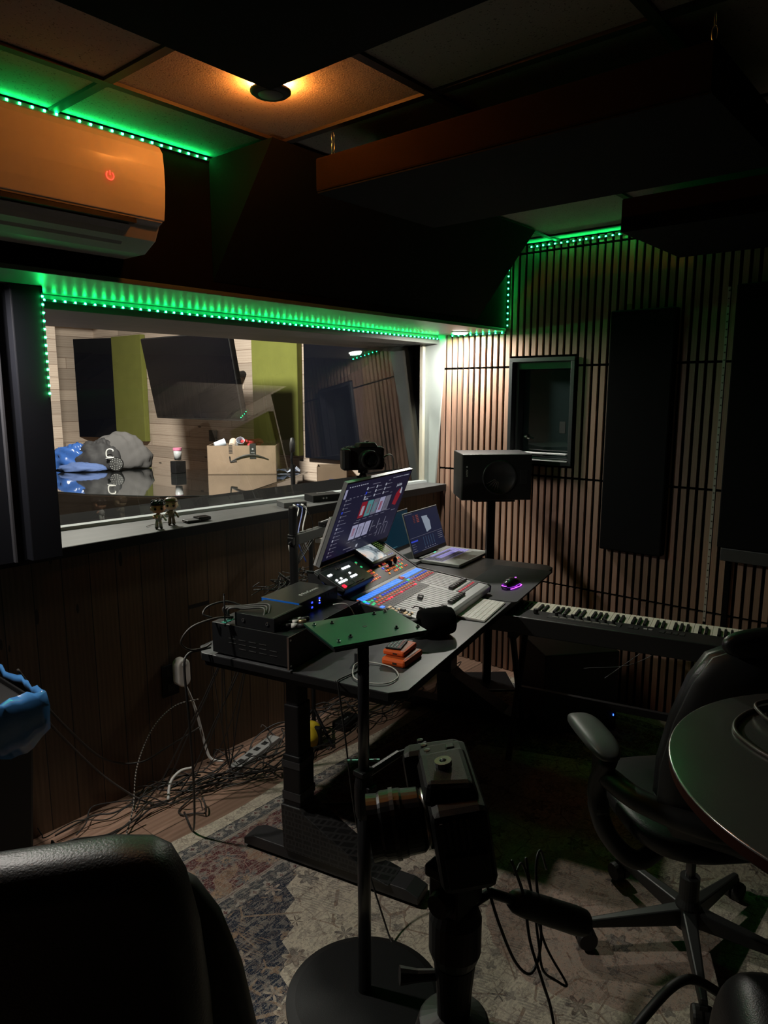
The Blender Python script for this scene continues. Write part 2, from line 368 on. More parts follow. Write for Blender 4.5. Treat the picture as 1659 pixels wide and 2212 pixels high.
# ------------------------------------------------------------------ hanging clouds
M_cloudside = mat('cloud_side_cloth', (.012, .007, .004), .95, spec=.05, bump=.3, bscale=700)
def chain(c0, c1, parent):
    m = MB(); a = Vector(c0); b = Vector(c1); n = max(3, int((b - a).length / .02)); d = (b - a) / n
    for i in range(n):
        c = a + d * (i + .5); L = d.length * .62; pts = []
        for k_ in range(13):
            t = 2 * PI * k_ / 12; q = Vector((math.cos(t) * .006, 0, math.sin(t) * L)); q = Vector((0, q.x, q.z)) if i % 2 else q
            pts.append(c + q)
        m.tube(pts, .0014, 5, cap=False)
    return m.build('chain', steel, parent, smooth=True)
def cloud(x0, x1, y0, y1, z0, z1, label, chains):
    cx, cy = (x0 + x1) / 2, (y0 + y1) / 2
    t = thing('hanging_acoustic_panel', label, 'acoustic panel', (cx, cy, z0), 0, 'black acoustic panels hung on chains from the ceiling')
    m = MB().box(x0 - cx, x1 - cx, y0 - cy, y1 - cy, .004, z1 - z0).build('panel_body', M_cloudside, t, bevel=.006)
    MB().box(x0 - cx + .004, x1 - cx - .004, y0 - cy + .004, y1 - cy - .004, 0, .004).build('fabric_face', blackmatte, t)
    for (x, y_) in chains: chain((x - cx, y_ - cy, z1 - z0), (x - cx, y_ - cy, 2.43 - z0), t)
    return t
cloud(.435, 1.045, -.01, 1.190, 2.25, 2.35, 'big black hanging panel nearest the viewer, its corner covering the amber ceiling lamp', [(.48, .05), (.48, 1.15), (1.0, .05)])
cloud(1.632, 2.245, .503, 1.66, 2.25, 2.352, 'middle hanging panel on chains with a brown cloth edge, largest over the room', [(1.68, 1.63), (1.70, .53), (2.2, 1.62), (2.2, .53)])
cloud(2.765, 3.44, -.03, 1.16, 2.25, 2.372, 'farthest hanging panel, close to the slatted wall at the right', [(2.98, 1.12), (3.35, 1.12), (2.9, .03), (3.35, .03)])

# ------------------------------------------------------------------ LED strips: tape plus diodes
def strip(label, pts, n, nrm, name='led_strip', lit=None, group='green LED strips', m_d=None, w_=.010):
    a, b = Vector(pts[0]), Vector(pts[-1]); nrm = Vector(nrm)
    t = thing(name, label, 'LED strip', a, 0, group); d = b - a; e = d.normalized(); s_ = e.cross(nrm).normalized()
    m = MB(); hw = w_ / 2
    m.hexa([-s_ * hw, d - s_ * hw, d + s_ * hw, s_ * hw], [-s_ * hw + nrm * .0015, d - s_ * hw + nrm * .0015, d + s_ * hw + nrm * .0015, s_ * hw + nrm * .0015])
    m.build('tape', M_tape if m_d is None else M_ledoff, t)
    first = None
    for i in range(n):
        p = d * ((i + .5) / n)
        if first is None:
            q = MB(); R_ = .0031
            q.hexa([-s_ * R_ - e * R_, -s_ * R_ + e * R_, s_ * R_ + e * R_, s_ * R_ - e * R_], [v * .75 + nrm * .004 for v in (-s_ * R_ - e * R_, -s_ * R_ + e * R_, s_ * R_ + e * R_, s_ * R_ - e * R_)])
            first = q.build('diode', m_d or M_led, t); o = first
        else: o = first.copy(); COL.objects.link(o); o.parent = t
        o.location = p + nrm * .0015
    return t
n_ = Vector((0, -.75, -.66)).normalized()
strip('long row of green diodes along the top of the studio window', [(1.165, 2.552, 1.962), (3.555, 2.583, 1.962)], 64, (0, -.80, .60))
strip('short green diodes down the left side of the studio window', [(1.098, 2.3795, 1.965), (1.098, 2.3795, 1.63)], 13, (0, -1, 0), w_=.006)
strip('green diode row under the ceiling above the air conditioner', [(.84, 2.124, 2.427), (1.585, 2.124, 2.427)], 22, (0, -1, 0))
strip('green diodes under the ceiling at the top of the slatted wall', [(3.565, 2.0, 2.418), (3.565, 1.10, 2.418)], 26, (-1, 0, 0))
strip('upright green diodes on the slatted wall beside the bulkhead end', [(3.565, 2.118, 2.0), (3.565, 2.118, 2.33)], 10, (-1, 0, 0))
strip('few green diodes on the slats right of the round downlight', [(3.565, 2.51, 1.978), (3.565, 2.13, 1.978)], 9, (-1, 0, 0))
strip('unlit pale LED tape running down the slatted wall at the right', [(3.566, .968, 2.12), (3.566, .968, .54)], 46, (-1, 0, 0), m_d=mat('unlit_diode', (.16, .13, .10), .4), group='unlit LED tape', w_=.012)

# ------------------------------------------------------------------ downlights in the soffit
M_disc = mat('lamp_disc_white', (.8, .8, .8), .4, emit=(1, .96, .90), estr=14)
def downlight(x, y_, z, label, power, color):
    t = thing('round_downlight', label, 'ceiling light', (x, y_, z), 0, 'round downlights under the bulkhead')
    MB().lathe([(.052, 0), (.052, -.003), (.046, -.005), (.0435, -.003)], 32).build('trim_ring', white, t, smooth=True)
    MB().lathe([(.043, -.003), (.0425, -.008), (.038, -.013), (.001, -.016)], 32).build('lens', M_disc, t, smooth=True)
    lamp('downlight_lamp', 'AREA', (0, 0, -.0175), power, color, t, .07, (0, 0, -1))
downlight(3.43, 2.345, 1.985, 'round white downlight glowing at the right end of the window soffit', P_SOFFIT, (1, .93, .86))
downlight(.72, 2.30, 1.985, 'round white downlight at the left end of the window soffit', P_SOFFIT2, (1, .93, .86))
# amber back-glowing ceiling lamp
t = thing('amber_ceiling_lamp', 'round dark ceiling lamp with an amber glow around its rim', 'ceiling light', (1.336, 1.520, 2.44))
MB().lathe([(.030, 0), (.030, -.018)], 32).build('lamp_base', black, t)
MB().lathe([(.046, -.016), (.053, -.020), (.053, -.025), (.046, -.030), (.001, -.030)], 40).build('lamp_shade', mat('lamp_shade_dark', (.02, .018, .016), .6), t, smooth=True)
MB().lathe([(.032, -.0302), (.032, -.0315), (.001, -.0317)], 32).build('centre_disc', mat('lamp_centre_grey', (.22, .22, .22), .5), t, smooth=True)
MB().lathe([(.0475, -.004), (.0475, -.0165), (.0315, -.0165), (.0315, -.004)], 40).build('glow_ring', mat('amber_glow', (1, .5, .2), .5, emit=(1, .29, .045), estr=400), t)

# ------------------------------------------------------------------ air conditioner
AX = Vector((.84, 2.127, 2.057))
ac = thing('air_conditioner', 'white wall-mounted air conditioner under the green diodes', 'air conditioner', AX - Vector((.45, 0, 0)))
prof = [(0, .293), (-.205, .293), (-.226, .275), (-.232, .18), (-.222, .075), (-.205, .07), (-.18, .03), (-.12, 0), (0, 0)]
W0, W1 = 0.0, .862
MB().prismx([(a, b) for a, b in prof][::-1], W0 + .002, W1 - .002).build('housing', mat('aircon_body', (.50, .50, .49), .4), ac, bevel=.006)
fp = [(-.200, .291), (-.218, .285), (-.233, .265), (-.2375, .22), (-.238, .17), (-.233, .12), (-.226, .082), (-.221, .080), (-.2, .1)]
MB().prismx(fp[::-1], W0, W1).build('front_panel', mat('aircon_front', (.80, .78, .75), .14, coat=.6), ac, bevel=.003, smooth=False)
MB().box(.03, W1 - .09, -.2235, -.205, .062, .074).build('air_slot', black, ac)
MB().add([(.04, -.206, .058), (W1 - .10, -.206, .058), (W1 - .10, -.150, .012), (.04, -.150, .012)], [(0, 1, 2, 3)]).build('louver', mat('louver_grey', (.35, .35, .34), .45), ac)
pw = mat('red_led', (.3, 0, 0), .4, emit=(1, .06, .03), estr=2.2)
m = MB(); pts = [(.011 * math.sin(a), 0, .011 * math.cos(a)) for a in [PI * (.22 + 1.56 * i / 14) for i in range(15)]]
m.tube(pts, .0015, 5); m.tube([(0, 0, .001), (0, 0, .013)], .0015, 5)
o = m.build('power_symbol', pw, ac); o.location = (.690, -.240, .168)

# ================================================================== live room beyond the glass
S(MB().box(4.3, 4.42, 2.99, 8.2, 0, 3.0).build('wall_live_right', M_pine_y))
S(MB().box(1.0, 4.3, 8.1, 8.22, 0, 3.0).build('wall_live_far', M_pine_x))
S(MB().box(3.15, 3.33, 7.0, 7.2, 0, 3.0).build('wall_live_return', M_pine_y))
S(MB().box(3.7, 4.42, 3.09, 3.20, 0, 3.0).build('wall_live_near', M_felt))  # shade put into the colour: black, so the pane's reflections dominate here
S(MB().box(-1.7, 4.42, 2.96, 8.22, 2.99, 3.1).build('ceiling_live', mat('live_ceiling', (.2, .17, .14), .9)))
S(MB().box(-1.7, -1.6, 2.72, 8.22, 0, 3.0).build('wall_live_left', M_pine_y))
S(MB().box(-1.6, 3.7, 3.2, 3.22, 0, 1.09).build('wall_live_sill', M_dark))
lamp('live_room_lamp', 'AREA', (2.1, 4.4, 2.9), P_LIVE, (1, .90, .82), None, .35, (.35, .2, -1))
# the small return stays out of the picture's left edge only as far as the photo shows it
bpy.data.objects['wall_live_return'].scale = (1, 1, 1)
M_green = mat('green_panel_cloth', (.155, .165, .030), .95, bump=.2, bscale=500)
M_navy = mat('navy_panel_cloth', (.0035, .0042, .008), .95, spec=.05, bump=.2, bscale=500)
def wallpanel(label, m, y0, y1, z0, z1, dep=.06):
    t = MB().box(4.298 - dep, 4.298, y0, y1, z0, z1).build('acoustic_panel', m, bevel=.006)
    return tag(t, label, 'acoustic panel')
tag(wallpanel('olive green panel on the pine wall, half behind the television', M_green, 7.0, 7.60, 1.12, 2.26), None, None, 'olive green wall panels')
tag(wallpanel('olive green panel on the pine wall right of the television', M_green, 4.57, 5.17, 1.10, 2.23), None, None, 'olive green wall panels')
wallpanel('tall navy panel on the pine wall right of both green ones', M_navy, 3.55, 4.50, 1.09, 2.36, .05)
# navy trap across the far corner
tag(MB().prism([(4.05, 8.095), (4.298, 7.47), (4.298, 7.52), (4.10, 8.095)][::1], 1.14, 2.25).build('acoustic_panel', M_navy), 'dark panel standing across the far corner of the pine room', 'acoustic panel')
tag(MB().box(3.3, 3.90, 7.3, 7.62, 2.47, 2.57).build('hanging_beam', M_navy, bevel=.004), 'dark flat box hung high in the left of the pine room', 'acoustic panel')
# television on an arm
tv = thing('television', 'large black television tilted down from the pine wall', 'television', (3.66, 5.13, 1.42))
a_ = math.radians(10.4); H_ = Vector((-math.sin(a_), 0, math.cos(a_))); Wd = Vector((0, -1, 0)); Nn = Vector((-math.cos(a_), 0, -math.sin(a_)))
F = frame_mat((-.06, .61, 0), Wd, -Nn, H_)
def tvm(m): m.M = F; return m
tvm(MB()).box(0, 1.23, 0, .05, 0, .70).build('tv_body', black, tv, bevel=.008)
tvm(MB()).box(.010, 1.22, -.002, 0, .016, .692).build('screen', mat('tv_screen', (.002, .002, .003), .15, spec=.12), tv)
tvm(MB()).box(.45, .78, .05, .09, .2, .5).build('mount_plate', black, tv)
MB().tube([(.0, .12, .35), (.3, .22, .35), (.630, .22, .4)], .03, 8).build('wall_arm', black, tv)
# wall outlets
for y_, z_, lb in ((5.86, 1.17, 'small dark box on the pine wall left of the carton'), (3.62, .93, 'dark plate on the pine wall low beside the microphone stand')):
    tag(MB().box(4.28, 4.298, y_ - .055, y_ + .055, z_ - .0, z_ + .11).build('wall_box', black, bevel=.004), lb, 'wall box')
# glossy piano lid
PZ = .965
lid = [(2.30, 4.55), (2.55, 4.08), (2.87, 3.80), (3.15, 3.86), (4.20, 4.42), (4.22, 4.9), (3.70, 5.30), (3.50, 5.80), (3.30, 6.20), (2.95, 6.40), (2.60, 6.3), (2.25, 5.6), (2.18, 5.0)]
pn = thing('piano', 'closed black grand piano with a mirror-like lid covered in boxes', 'piano', (3.1, 4.9, 0))
sh = lambda P, s=1.0: [((x - 3.1) * s, (y_ - 4.9) * s) for x, y_ in P]
M_gloss = mat('piano_lacquer', (.012, .014, .014), .04, coat=1.0, spec=.9)
MB().prism(sh(lid), PZ, PZ + .015).build('piano_lid', M_gloss, pn, bevel=.003)
MB().prism(sh(lid, .96), PZ - .30, PZ).build('piano_case', M_gloss, pn)
for x, y_ in ((-.6, .6), (.6, -.4), (-.4, -.7)):
    MB().lathe([(.05, 0), (.045, .05), (.06, .6), (.06, PZ - .3)], 12, (x, y_, 0)).build('leg', M_gloss, pn, smooth=True)
# carton with the arrow mark
M_card = mat('cardboard', (.24, .17, .115), .8, var=.12)
M_ink = mat('black_print', (.012, .012, .012), .5)
M_tapeb = mat('black_tape', (.02, .022, .026), .35)
def carton(name, label, c, w_, d_, h_, rz):
    t = thing(name, label, 'box', c, rz, None); e = .006
    m = MB(); m.box(-w_ / 2, w_ / 2, -d_ / 2, -d_ / 2 + e, 0, h_).box(-w_ / 2, w_ / 2, d_ / 2 - e, d_ / 2, 0, h_)
    m.box(-w_ / 2, -w_ / 2 + e, -d_ / 2, d_ / 2, 0, h_).box(w_ / 2 - e, w_ / 2, -d_ / 2, d_ / 2, 0, h_).box(-w_ / 2, w_ / 2, -d_ / 2, d_ / 2, 0, e)
    m.build('carton_body', M_card, t); return t
PT = PZ + .0155
rzc = math.atan2(-.763, .647) + .06
cb_ = Vector((3.81, 4.775, PT))
bx = carton('cardboard_box', 'open carton with a curved black arrow and black tape, cups inside', cb_, .56, .34, .238, rzc)
m = MB(); arc = [(-.155 + .31 * i / 20, -.172, .125 + .045 * math.sin(PI * i / 20) - .02 * (1 - i / 20)) for i in range(21)]
arc = [(x + .06, y_, z) for x, y_, z in arc]
m.tube(arc, [.004 + .006 * math.sin(PI * i / 20) for i in range(21)], 6)
m.tube([(-.095, -.172, .105), (-.10, -.172, .150)], .005, 6).tube([(-.095, -.172, .105), (-.045, -.172, .112)], .005, 6)
m.build('arrow_mark', M_ink, bx)
m = MB().box(.065, .115, -.1725, -.170, .13, .25).box(.065, .115, -.17, .17, .2495, .2515).build('black_tape', M_tapeb, bx)
m = MB(); m.lathe([(.008, -.001), (.008, .001)], 12, (.09, -.173, .21), 'y'); m.box(.075, .105, -.1735, -.172, .15, .156).box(.075, .105, -.1735, -.172, .165, .169).box(.075, .105, -.1735, -.172, .18, .184)
m.build('tape_print', mat('tape_print_grey', (.3, .32, .33), .5), bx)
m = MB()
for i in range(6): m.box(-.105, -.075, -.1715, -.1705, .175 + i * .012, .181 + i * .012)
m.build('handling_marks', M_ink, bx)
def cup(loc, rot, col, label, h=.1, r=.035):
    t = MB().lathe([(.0, 0), (r * .72, 0), (r, h), (r - .002, h), (r * .70, .003), (0, .003)], 20).build('paper_cup', col, smooth=False)
    t.location = loc; t.rotation_euler = rot; return tag(t, label, 'cup', 'paper cups in the carton')
M_cup = mat('cup_pale_blue', (.52, .58, .66), .5)
ux = Vector((math.cos(rzc), math.sin(rzc), 0)); uy = Vector((-math.sin(rzc), math.cos(rzc), 0))
cp = lambda a, b, z: cb_ + ux * a + uy * b + Vector((0, 0, z))
cup(cp(-.03, -.05, .215), (.5, -.75, .3), M_cup, 'pale cup sticking up tilted from the middle of the carton')
cup(cp(-.23, -.10, .235), (1.3, -.3, 1.2), M_cup, 'pale cup lying at the left edge of the carton', .09)
cup(cp(-.09, -.09, .23), (1.2, .2, 2.2), mat('cup_cream', (.6, .48, .38), .5), 'cream cup lying behind the front edge of the carton', .08)
m = MB(); rnd = random.Random(3)
for i in range(16): m.sph(tuple(Vector((rnd.uniform(-.09, .09), rnd.uniform(-.05, .05), rnd.uniform(0, .035)))), rnd.uniform(.02, .04), (1.3, 1, .6), 8, 6)
o = m.build('red_cloth', mat('red_cloth', (.42, .02, .03), .8), None); o.location = cp(.05, -.03, .235); o.rotation_euler = (0, 0, rzc); tag(o, 'crumpled red cloth in the open carton', 'cloth')
# smaller carton and papers at the right of the lid
b2 = carton('cardboard_box', 'low carton on the piano lid beside the microphone stand', (4.13, 4.06, .861), .24, .2, .2, rzc)
MB().box(-.03, .03, -.101, -.1005, .03, .045).box(-.04, .04, -.101, -.1005, .055, .07).box(-.02, .035, -.101, -.1005, .08, .10).build('blue_print', mat('blue_ink', (.02, .05, .25), .5), b2)
tag(MB().box(3.99, 4.29, 3.45, 4.20, .0, .86).build('low_cabinet', M_card, bevel=.01), 'wooden cabinet under the smaller carton by the pine wall', 'cabinet')
m = MB(); rnd = random.Random(5)
g_ = 9
vs = [((i / g_ - .5) * .30, (j / 5 - .5) * .20, .012 + rnd.uniform(0, .035) * (1 if 0 < i < g_ else .2)) for j in range(6) for i in range(g_ + 1)]
fs = [(j * (g_ + 1) + i, j * (g_ + 1) + i + 1, (j + 1) * (g_ + 1) + i + 1, (j + 1) * (g_ + 1) + i) for j in range(5) for i in range(g_)]
m.add(vs, fs); m.add([(x, y_, 0.0) for x, y_, z in vs], [f[::-1] for f in fs])
o = m.build('plastic_bag', mat('pale_plastic', (.45, .50, .62), .25), None, smooth=False); o.location = (3.98, 4.50, PT); o.rotation_euler = (0, 0, rzc); tag(o, 'flat pale blue plastic bag beside the carton with the arrow', 'bag')
# heap of clothes on the lid
def blob(name, c, r, sc, m_, seed, label, cat, rz=0.0, amp=.16, fold=5.0):
    vs, fs = _sph((0, 0, 0), r, (1, 1, 1), 48, 28); rnd = random.Random(seed); ph = [rnd.uniform(0, 6) for _ in range(8)]
    out = []
    for x, y_, z in vs:
        n = (math.sin(fold * x / r + ph[0] + 2 * math.sin(3 * z / r + ph[1])) + math.sin(fold * 1.7 * y_ / r + ph[2] + 1.5 * math.sin(4 * x / r + ph[3])) + .6 * math.sin(fold * 3 * (x + y_) / r + ph[4]) + .5 * math.sin(fold * 4 * (z - x) / r + ph[5])) / 3
        k_ = 1 + amp * n; out.append((x * sc[0] * k_, y_ * sc[1] * k_, max(z, -.35 * r) * sc[2] * k_))
    zmin = min(p[2] for p in out); m = MB(); m.add([(a, b, c_ - zmin) for a, b, c_ in out], fs)
    o = m.build(name, m_, None, smooth=True); o.location = c; o.rotation_euler = (0, 0, rz); return tag(o, label, cat)
rc = rzc
blob('plastic_bag', (2.99, 6.10, PT), .125, (1.9, .9, 1.15), mat('blue_plastic', (.03, .09, .30), .22), 4, 'shiny blue plastic bag at the left of the clothes heap', 'bag', rc, .30, 7)
blob('jacket', (3.14, 5.92, PT), .135, (1.5, 1.0, 1.35), mat('dark_jacket', (.02, .019, .021), .75), 6, 'dark quilted jacket heaped behind the blue bag', 'jacket', rc, .18, 9)
blob('blanket', (3.30, 5.90, PT), .155, (1.75, .9, 1.45), mat('grey_wool', (.09, .085, .085), .95), 9, 'grey wool coat sloping down at the right of the heap', 'coat', rc, .12, 4)
blob('folded_shirt', (2.96, 5.90, PT), .10, (1.9, 1.0, .55), mat('blue_denim', (.06, .10, .24), .8), 12, 'blue denim shirt under the blue plastic bag', 'shirt', rc, .16, 6)
m = MB().lathe([(.001, .0), (.06, .0), (.062, .012), (.055, .02), (.001, .022)], 24)
o = m.build('perforated_disc', black, None); o.location = (3.14, 5.66, PT + .058); o.rotation_euler = (math.radians(70), 0, rzc); tag(o, 'round black disc with a ring of pale studs in front of the coat', 'light')
m = MB()
for rr_, nn in ((.018, 6), (.036, 10), (.05, 14)):
    for i in range(nn): m.sph((rr_ * math.cos(2 * PI * i / nn), rr_ * math.sin(2 * PI * i / nn), .021), .0035, (1, 1, 1), 6, 4)
m.build('stud', mat('stud_pale', (.5, .5, .48), .4), o)
m = MB(); m.tube(curve([(.02, 0, 0), (-.02, 0, .005), (-.022, 0, .05), (.0, 0, .07), (.03, 0, .065), (.035, 0, .05)]), .006, 8).tube([(-.03, 0, -.01), (.04, 0, .0)], .006, 8)
o = m.build('white_hook', white, None, smooth=True); o.location = (3.11, 5.72, PT + .12); o.rotation_euler = (0, 0, rzc); tag(o, 'curved white plastic hook lying on the dark jacket', 'hook')
# microphone stand in the live room
ms = thing('microphone_stand', 'black microphone stand in the pine room, right of the cartons', 'microphone stand', (3.30, 3.62, 0))
MB().lathe([(.13, 0), (.13, .012), (.02, .02)], 24).build('base', black, ms)
MB().tube([(0, 0, .02), (0, 0, .8), (0, 0, 1.0)], .014, 10).build('lower_tube', darkgrey, ms)
MB().tube([(0, 0, 1.0), (0, 0, 1.16)], .017, 10).tube([(0, 0, 1.1), (-.01, 0, 1.2), (0.0, 0, 1.29)], .009, 10).build('clutch', black, ms)
MB().lathe([(.001, 1.24), (.018, 1.25), (.02, 1.30), (.013, 1.34), (.001, 1.345)], 14).build('microphone', darkgrey, ms, smooth=True)
# pink-topped tub and small black box left of the carton
t = thing('plastic_tub', 'small clear tub with a pink lid left of the carton', 'tub', (3.42, 5.17, PT))
MB().lathe([(.028, .11), (.034, .19)], 18).build('tub_body', mat('tub_grey', (.35, .36, .37), .3), t, smooth=True)
MB().lathe([(.037, .19), (.037, .21), (.001, .211)], 18).build('lid', mat('pink_lid', (.6, .18, .3), .4), t)
MB().cb((0, 0, .05), (.10, .08, .10)).build('tub_stand', black, t, bevel=.004)

# ================================================================== the desk
def dthing(name, label, cat, u, v, z=DT, rz=0.0, group=None): return thing(name, label, cat, dk(u, v, z), DA + rz, group)
M_desk = NT('desk_laminate', .42); k = M_desk
n1 = k.noise(k.vec(k.x, k.mth('MULTIPLY', k.y, 2.5), 0), 6, 5, .8); k.color(k.ramp(n1, [(.3, (.032, .033, .035)), (.7, (.060, .061, .064))])); M_desk = k.m
desk = dthing('standing_desk', 'long black desk carrying the mixing console and two laptops', 'desk', 0, 0, 0)
L_, Wd_ = 1.837, .832
top = [(.045, 0), (L_ - .04, 0), (L_, .04), (L_, Wd_ - .04), (L_ - .04, Wd_), (.05, Wd_), (0, Wd_ - .05), (0, .045)]
dt_ = MB().prism(top, DT - .003, DT).build('desk_top', M_desk, desk, bevel=.0012)
MB().prism(top, DT - .028, DT - .0032).build('edge_band', black, desk, bevel=.001)
M_carve = NT('carved_black_metal', .5); k = M_carve
bk = k.t.nodes.new('ShaderNodeTexBrick'); bk.inputs['Scale'].default_value = 14; bk.inputs['Mortar Size'].default_value = .04; bk.offset = .3; bk.squash = .4
k.link(k.vec(k.mth('MULTIPLY', k.y, 1.0), k.mth('ADD', k.z, k.mth('MULTIPLY', k.x, .5)), 0), bk.inputs['Vector'])
bk.inputs['Color1'].default_value = (.005, .005, .005, 1); bk.inputs['Color2'].default_value = (.010, .010, .010, 1); bk.inputs['Mortar'].default_value = (.022, .022, .022, 1)
k.color(bk.outputs[0]); M_carve = k.m
for ux_, nm in ((.085, 'near'), (1.45, 'far')):
    vc = .44
    lg = MB().box(ux_ - .045, ux_ + .045, vc - .035, vc + .035, .07, .42).box(ux_ - .038, ux_ + .038, vc - .029, vc + .029, .42, .60).box(ux_ - .032, ux_ + .032, vc - .024, vc + .024, .60, DT - .027).build('leg_column', blackmetal, desk, bevel=.004)
    ft = MB(); x0, x1 = ux_ - .04, ux_ + .04
    ft.prismx([(.0, .02), (.70, .02), (.70, .045), (.655, .062), (.045, .062), (0, .045)], x0, x1)
    ft.M = Matrix.Translation((0, -.04, 0)); ft.v = [(a, b - .04, c) for a, b, c in ft.v]
    fo = ft.build('leg_foot', darkgrey if nm == 'near' else blackmetal, desk, bevel=.003)  # same foot in two tones, the far one darker to paint in its shade
    for vv in (-.01, .62):
        MB().lathe([(.022, .0), (.026, .004), (.024, .014), (.012, .02)], 18, (ux_, vv, .002)).build('levelling_pad', rubber, fo, smooth=True)
    br = MB().prismx([(.475, .062), (.06, .062), (.12, .075), (.38, .215), (.405, .235), (.482, .235)][::-1], ux_ - .052, ux_ + .052).build('leg_brace', M_carve, desk, bevel=.003)
    MB().box(ux_ - .05, ux_ + .05, .06, .80, DT - .06, DT - .028).build('top_bracket', blackmetal, desk)
MB().box(.15, 1.43, .40, .48, DT - .07, DT - .03).build('cross_beam', blackmetal, desk)
MB().box(.55, 1.25, .50, .62, .655, .66).box(.55, 1.25, .50, .505, .655, .715).box(.55, 1.25, .615, .62, .655, .715).build('cable_tray', blackmetal, desk)
# tape wraps on the near column
for za, zb in ((.255, .285), (.375, .40)): MB().box(.038, .132, .403, .477, za, zb).build('tape_wrap', mat('grey_tape', (.022, .022, .023), .5), desk)

# ------------------------------------------------------------------ rack gear at the left end
def knob(parent, x, y, z, r=.008, d=.012, m_=None, name='knob'):
    o = MB().lathe([(r, 0), (r * .92, d * .8), (r * .6, d), (.0005, d)], 16, ax='y').build(name, m_ or black, parent, smooth=True)
    o.rotation_euler = (0, 0, 0); o.location = (x, y, z); return o
M_amp = mat('amp_black', (.008, .0085, .009), .4, spec=.35, bump=.15, bscale=1200)
M_vent = mat('vent_slot', (.04, .04, .04), .4)
AMPH = .108
amp = dthing('rack_amplifier', 'large black rack unit with side vents at the near end of the desk', 'rack unit', .0, .405, DT + .008)
MB().box(0.012, .452, .006, .335, 0, AMPH).build('chassis', M_amp, amp, bevel=.0015)
MB().box(-.006, .470, 0, .006, -.002, AMPH + .002).build('front_panel', black, amp, bevel=.001)
MB().box(-.0065, -.0055, -.0005, .0065, -.0015, AMPH + .0015).box(-.006, .47, -.0006, .0006, AMPH + .0012, AMPH + .0026).build('panel_edge', steel, amp)
for r_ in range(3):
    for q in range(5):
        if (r_, q) in ((0, 4), (2, 0)): continue
        MB().box(.0105, .0125, .06 + q * .043, .09 + q * .043, .028 + r_ * .016, .0300 + r_ * .016).build('vent', M_vent, amp)
for x_, z_ in ((.004, .01), (.004, AMPH - .01), (.455, .01), (.455, AMPH - .01)):
    MB().lathe([(.004, 0), (.003, -.002), (.0005, -.0025)], 12, (x_, -.0005, z_), 'y').build('screw', steel, amp)
for x_, z_, r_ in ((.09, .032, .0075), (.125, .032, .006), (.175, .036, .009), (.205, .036, .009), (.25, .038, .006), (.30, .04, .009), (.34, .07, .006), (.10, .078, .006), (.16, .08, .006), (.22, .08, .006)):
    o = MB().lathe([(r_, 0), (r_ * .9, .012), (.0005, .0125)], 14, ax='y').build('knob', mat('knob_grey', (.09, .085, .08), .3), amp, smooth=True); o.location = (x_, 0, z_); o.rotation_euler = (0, 0, 0); o.scale = (1, 1, 1)
for x_ in (.04, .44):
    for y_ in (.03, .31): MB().lathe([(.011, -.0085), (.011, 0)], 12, (x_, y_, 0)).build('foot', rubber, amp)
for i in range(9): MB().box(.285 + i * .012, .290 + i * .012, .10, .24, AMPH, AMPH + .0006).build('top_vent', M_vent, amp)
ZA = DT + .008 + AMPH + .001
b2_ = dthing('rack_receiver', 'flat black receiver box with two round holes, on the big rack unit', 'rack unit', .018, .478, ZA)
MB().box(0, .170, 0, .165, 0, .046).build('chassis', M_amp, b2_, bevel=.0015)
MB().box(.004, .168, .006, .012, .0462, .0468).build('seam', M_vent, b2_)
for y_ in (.028, .128): MB().lathe([(.006, 0), (.006, -.003), (.003, -.003), (.003, -.001)], 14, (-.0005, y_, .024), 'x').build('side_hole', steel if 0 else M_vent, b2_)
MB().box(.025, .032, -.0015, 0, .020, .024).build('front_mark', mat('dim_mark', (.15, .15, .15), .4), b2_)
it = dthing('audio_interface', 'slim black audio interface with blue lit buttons and pale lettering on its top', 'audio interface', .200, .500, ZA)
MB().box(0, .250, 0, .170, .004, .048).build('chassis', mat('interface_black', (.008, .009, .010), .36), it, bevel=.0015)
MB().box(-.001, .251, -.004, 0, .002, .049).build('front_panel', black, it, bevel=.001)
MB().box(-.0012, -.0002, .002, .166, .036, .0475).build('blue_side', mat('blue_side_sheen', (.01, .09, .36), .35, emit=(.0, .12, .6), estr=.12), it)  # no lamp: faint emission paints a blue sheen on this side face
MB().box(0, .25, .030, .0315, .048, .0484).build('seam', M_vent, it)
M_blue = mat('blue_button_light', (.02, .02, .3), .4, emit=(.03, .06, 1), estr=2.2)
for x_, z_ in ((.072, .032), (.072, .014), (.122, .036), (.122, .018)): MB().box(x_ - .004, x_ + .004, -.0062, -.004, z_ - .003, z_ + .003).build('lit_button', M_blue, it)
MB().box(.1205, .1235, -.0062, -.004, .026, .029).build('status_light', mat('white_light', (.5, .5, .5), .4, emit=(.8, .85, 1), estr=2), it)
M_print = mat('pale_print', (.50, .50, .48), .5)
text('brand_lettering', 'PreSonus', .026, M_print, it, (.150, .055, .0487), (0, 0, 0))
MB().box(.083, .092, .047, .063, .0485, .0489).build('logo_mark', M_print, it)
for x_ in (.165, .187, .21, .232): 
    o = MB().lathe([(.005, 0), (.0045, .011), (.0005, .0115)], 14, ax='y').build('knob', mat('knob_grey'), it, smooth=True); o.location = (x_, -.004, .034)
for x_ in (.02, .23):
    for y_ in (.02, .15): MB().lathe([(.009, 0), (.009, .0041)], 10, (x_, y_, 0)).build('foot', rubber, it)
